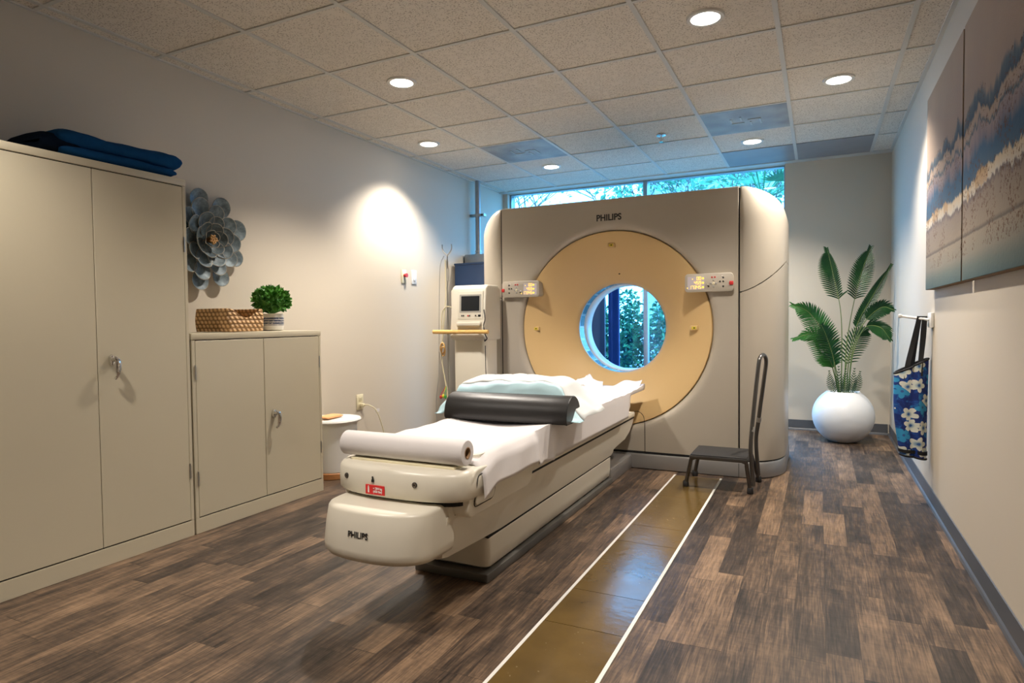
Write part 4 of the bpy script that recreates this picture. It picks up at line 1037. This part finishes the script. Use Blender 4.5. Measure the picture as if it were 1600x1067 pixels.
frond([(3.57, 6.16, bz_), (3.60, 6.12, .75), (3.68, 6.06, .985), (3.79, 6.0, 1.0), (3.865, 5.97, .90)], .55, .13, n=34, droop=.9)
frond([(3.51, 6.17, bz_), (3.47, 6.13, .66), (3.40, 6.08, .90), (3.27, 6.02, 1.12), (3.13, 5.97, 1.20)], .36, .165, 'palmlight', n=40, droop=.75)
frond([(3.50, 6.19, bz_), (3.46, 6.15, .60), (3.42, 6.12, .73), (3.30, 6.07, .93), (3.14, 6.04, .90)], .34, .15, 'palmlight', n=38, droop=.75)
frond([(3.50, 6.15, bz_), (3.47, 6.11, .60), (3.45, 6.08, .75), (3.40, 6.05, .92), (3.36, 6.02, 1.02)], .42, .13, 'palm', n=20, droop=.7)
frond([(3.53, 6.23, bz_), (3.55, 6.28, .60), (3.59, 6.32, .78), (3.66, 6.34, .92), (3.72, 6.36, .98)], .35, .15, 'palm', n=20, droop=.6)
for a, l in ((3.44, .62), (3.50, .66), (3.545, .64), (3.60, .645), (3.635, .62)):
    frond([(3.53+(a-3.53)*.6, 6.12, .41), (a, 6.10, .50), (a+(a-3.53)*.2, 6.08, l)], .15, .06, 'palm', n=12, droop=.2, r0=.003, width=.014)

# ------------------------------------------------------------ hook and bag
hk = thing('wall_hook', 'white wall plate with a rod hook on the right wall', 'hook', (RX, 4.29, 1.07))
obj('plate', box(B(), RX-.018, 4.235, 1.020, RX-.0005, 4.345, 1.105, .004), 'white', hk)
bm = B(); tube(bm, [(RX-.018, 4.30, 1.065), (3.775, 4.36, 1.088)], .008, 10); lathe(bm, [(.004, -.012), (.012, -.006), (.012, .006), (.004, .012)], (3.772, 4.361, 1.088), 12); obj('rod', bm, 'white', hk)
BX0, BX1, Yb = 3.752, 3.908, 4.34
bg_ = thing('tote_bag', 'blue and white tropical flower print bag hanging on the wall hook', 'bag', (3.83, 4.34, .25))
def bagshell():
    bm = B(); rows = []; n = 40; m = 26
    for j in range(m+1):
        v = j/m; r = []
        for k in range(n):
            a = 2*PI*k/n; c, s = math.cos(a), math.sin(a)
            ztop = .835 if c > 0 else .775+.06*(1+c)   # wall side higher
            zt = .795+.045*c; zb = .262-.01*c
            z = zb+(zt-zb)*v
            w = .070+.018*(v) ; th = .040+.030*v if v > .1 else .034+.006*v*10
            x = 3.838-.012*v+c*w*(1 if c < 0 else .98)+.010*math.sin(z*9)*(c < 0)
            y = Yb+s*th*.9+.008*math.sin(c*5+z*6)
            if s < 0: y += .030*math.exp(-((c-.05)/.22)**2)*(.4+.6*v)    # vertical fold on the front
            r.append(Vector((x, y, z)))
        rows.append(r)
    R = grid(bm, rows, True); bm.faces.new(R[0][::-1]); return bm, rows
bm, rows = bagshell(); obj('body', bm, 'print', bg_, ang=70, solid=.003)
for rr_, nm in ((rows[-1], 'top_binding'), (rows[0], 'bottom_binding')):
    bm = B(); tube(bm, rr_, .0065, 6, closed=True); obj(nm, bm, 'blackfab', bg_)
bm = B()
band = [r for r in rows[1:3]]
R = grid(bm, [[p+Vector((p.x-3.838, p.y-Yb, 0)).normalized()*.006 for p in r] for r in band], True); obj('base_band', bm, 'blackfab', bg_)
def strap(pts, w, name='strap'):
    P = smooth_path(pts, 6); bm = B(); rows = []
    for p in P: rows.append([p+Vector((dx, dy, 0)) for dx, dy in ((-w/2, -.0015), (w/2, -.0015), (w/2, .0015), (-w/2, .0015))])
    loft(bm, rows); return obj(name, bm, 'blackfab', bg_)
strap([(3.800, 4.292, .72), (3.805, 4.298, .80), (3.838, 4.322, .95), (3.862, 4.315, 1.07), (3.866, 4.322, 1.083), (3.862, 4.335, 1.06), (3.84, 4.385, .83), (3.835, 4.388, .76)], .026)
strap([(3.868, 4.294, .74), (3.870, 4.298, .82), (3.884, 4.312, .96), (3.888, 4.308, 1.06), (3.890, 4.315, 1.082), (3.888, 4.328, 1.06), (3.880, 4.38, .84), (3.875, 4.385, .78)], .024)

# ------------------------------------------------------------ canvases
for y0, y1, o_, lab in ((3.262, 4.245, 1.0, 'abstract blue and sand canvas hanging nearer the window on the right wall'), (2.24, 3.235, 5.0, 'abstract blue and sand canvas cut off by the right edge of the picture')):
    cv = thing('wall_canvas', lab, 'painting', (RX, (y0+y1)/2, 1.76), group=None)
    bm = B(); box(bm, RX-.040, y0, 1.232, RX-.001, y1, 2.292, .003); obj('stretcher', bm, 'woodedge', cv)
    obj('painted_face', box(B(), RX-.0425, y0+.001, 1.233, RX-.038, y1-.001, 2.291, .001, 1), canvas_mat('seascape_paint', o_, 0), cv, smooth=False)

# ------------------------------------------------------------ outside the window
struct('ground_outside', box(B(), -12, BY+.2, -.15, 16, 40, -.05), 'grass', smooth=False)
wall_o = struct('garden_curb', box(B(), -6, 8.6, -.05, 8, 8.75, .40), 'concrete', smooth=False)
def cloud(bm, c, R, n, L, w, seed, squash=1):
    r = random.Random(seed)
    for i in range(n):
        v = Vector((r.gauss(0, 1), r.gauss(0, 1), r.gauss(0, 1))).normalized(); q = r.random()**.4
        p = Vector(c)+Vector((v.x*R[0]*q, v.y*R[1]*q, v.z*R[2]*q))
        leaf(bm, p, Vector((r.gauss(0, 1), r.gauss(0, 1), r.gauss(-.2, .7))), Vector((r.gauss(0, 1), r.gauss(0, 1), 1)), L*r.uniform(.6, 1.3), w*r.uniform(.7, 1.2))
for x, lab in ((.08, 'leftmost of the garden shrubs seen through the bore, beside the blue panel'), (.72, 'garden shrub outside, between blue panel and window mullion in the bore view'), (1.36, 'garden shrub outside, right of the window mullion in the bore view')):
    s_ = thing('garden_shrub', lab, 'shrub', (x, 9.4, -.05))
    bm = B(); cloud(bm, (x, 9.4, .80), (.36, .42, .74), 1500, .10, .06, int(20+x*10)); obj('foliage', bm, 'hedge', s_, smooth=False)
    bm = B(); tube(bm, [(x, 9.4, -.05), (x, 9.4, .8)], [.04, .02], 7); obj('trunk', bm, 'bark', s_)
def tree(x, y, h, R, n, label, seed, mat='treeleaf', L=.16):
    t = thing('garden_tree', label, 'tree', (x, y, -.05)); r = random.Random(seed); bm = B(); tips = []
    def br(p, d, L_, rad, lev):
        q = p+d*L_; mid = p+d*L_*.5+Vector((r.gauss(0, .06), r.gauss(0, .06), 0))*L_; tube(bm, [p, mid, q], [rad, rad*.85, rad*.65], 5)
        if lev == 0: tips.append(q); return
        for k in range(3 if lev > 1 else 4):
            nd = (d+Vector((r.gauss(0, .55), r.gauss(0, .45), r.gauss(.05, .35)))).normalized(); br(q, nd, L_*.72, rad*.62, lev-1)
    br(Vector((x, y, -.05)), Vector((0, 0, 1)), h*.40, .05, 4); obj('branches', bm, 'bark', t)
    bm = B(); 
    for i in range(n):
        p = r.choice(tips)+Vector((r.gauss(0, R), r.gauss(0, R), r.gauss(0, R)))
        leaf(bm, p, Vector((r.gauss(0, 1), r.gauss(0, 1), r.gauss(-.2, .7))), Vector((r.gauss(0, 1), r.gauss(0, 1), 1)), L*r.uniform(.6, 1.3), L*.55)
    obj('foliage', bm, mat, t, smooth=False)
tree(-2.9, 13.5, 4.4, .22, 220, 'thinly leafed tree seen through the left of the high window strip', 31, L=.10)
tree(-1.6, 15.5, 4.8, .25, 260, 'sparse bare-branched tree left of the mullion in the high window strip', 32, L=.10)
tree(.05, 15.0, 4.2, .35, 800, 'leafy tree just right of the mullion in the high window strip', 33)
tree(1.2, 14.0, 4.3, .5, 500, 'slim tree in the middle of the right half of the high window strip', 34, L=.2)
tree(2.1, 16.0, 4.8, .5, 600, 'tall tree behind the fan palm in the high window strip', 35, L=.2)
fb = thing('distant_building', 'pale flat-roofed building outside, filling the middle of the high window strip', 'building', (-.6, 27, -.05))
obj('wall', box(B(), -3.0, 25, -.05, 1.8, 30, 6.5), plain('pale_blue_render', (.42, .56, .60), .8, var=.1, scale=.6), fb, smooth=False)
obj('roof', box(B(), -3.2, 24.8, 6.5, 2.0, 30.2, 6.8), 'concrete', fb, smooth=False)
# fan palm outside at the right end
fp = thing('fan_palm', 'fan palm outside at the right end of the high window strip', 'palm tree', (2.55, 10.5, -.05))
bm = B(); tube(bm, [(2.55, 10.5, -.05), (2.5, 10.5, 1.5), (2.55, 10.5, 2.9)], [.12, .10, .09], 10); obj('trunk', bm, 'bark', fp)
r = random.Random(9)
for k in range(14):
    a = 2*PI*k/14+r.uniform(-.2, .2); el = r.uniform(.0, 1.1); d = Vector((math.cos(a)*math.cos(el), math.sin(a)*math.cos(el), math.sin(el))); c = Vector((2.55, 10.5, 2.9)); q = c+d*.55
    bm = B(); tube(bm, [c, q], .012, 5); u, v = frame_of(d)
    for j in range(17):
        b_ = -1.35+2.7*j/16; ld = (d*math.cos(b_)+u*math.sin(b_)).normalized(); leaf(bm, q, ld, v, .42*(.75+.25*math.cos(b_)), .05, .1)
    obj('fan_leaf', bm, 'hedge', fp, smooth=False)
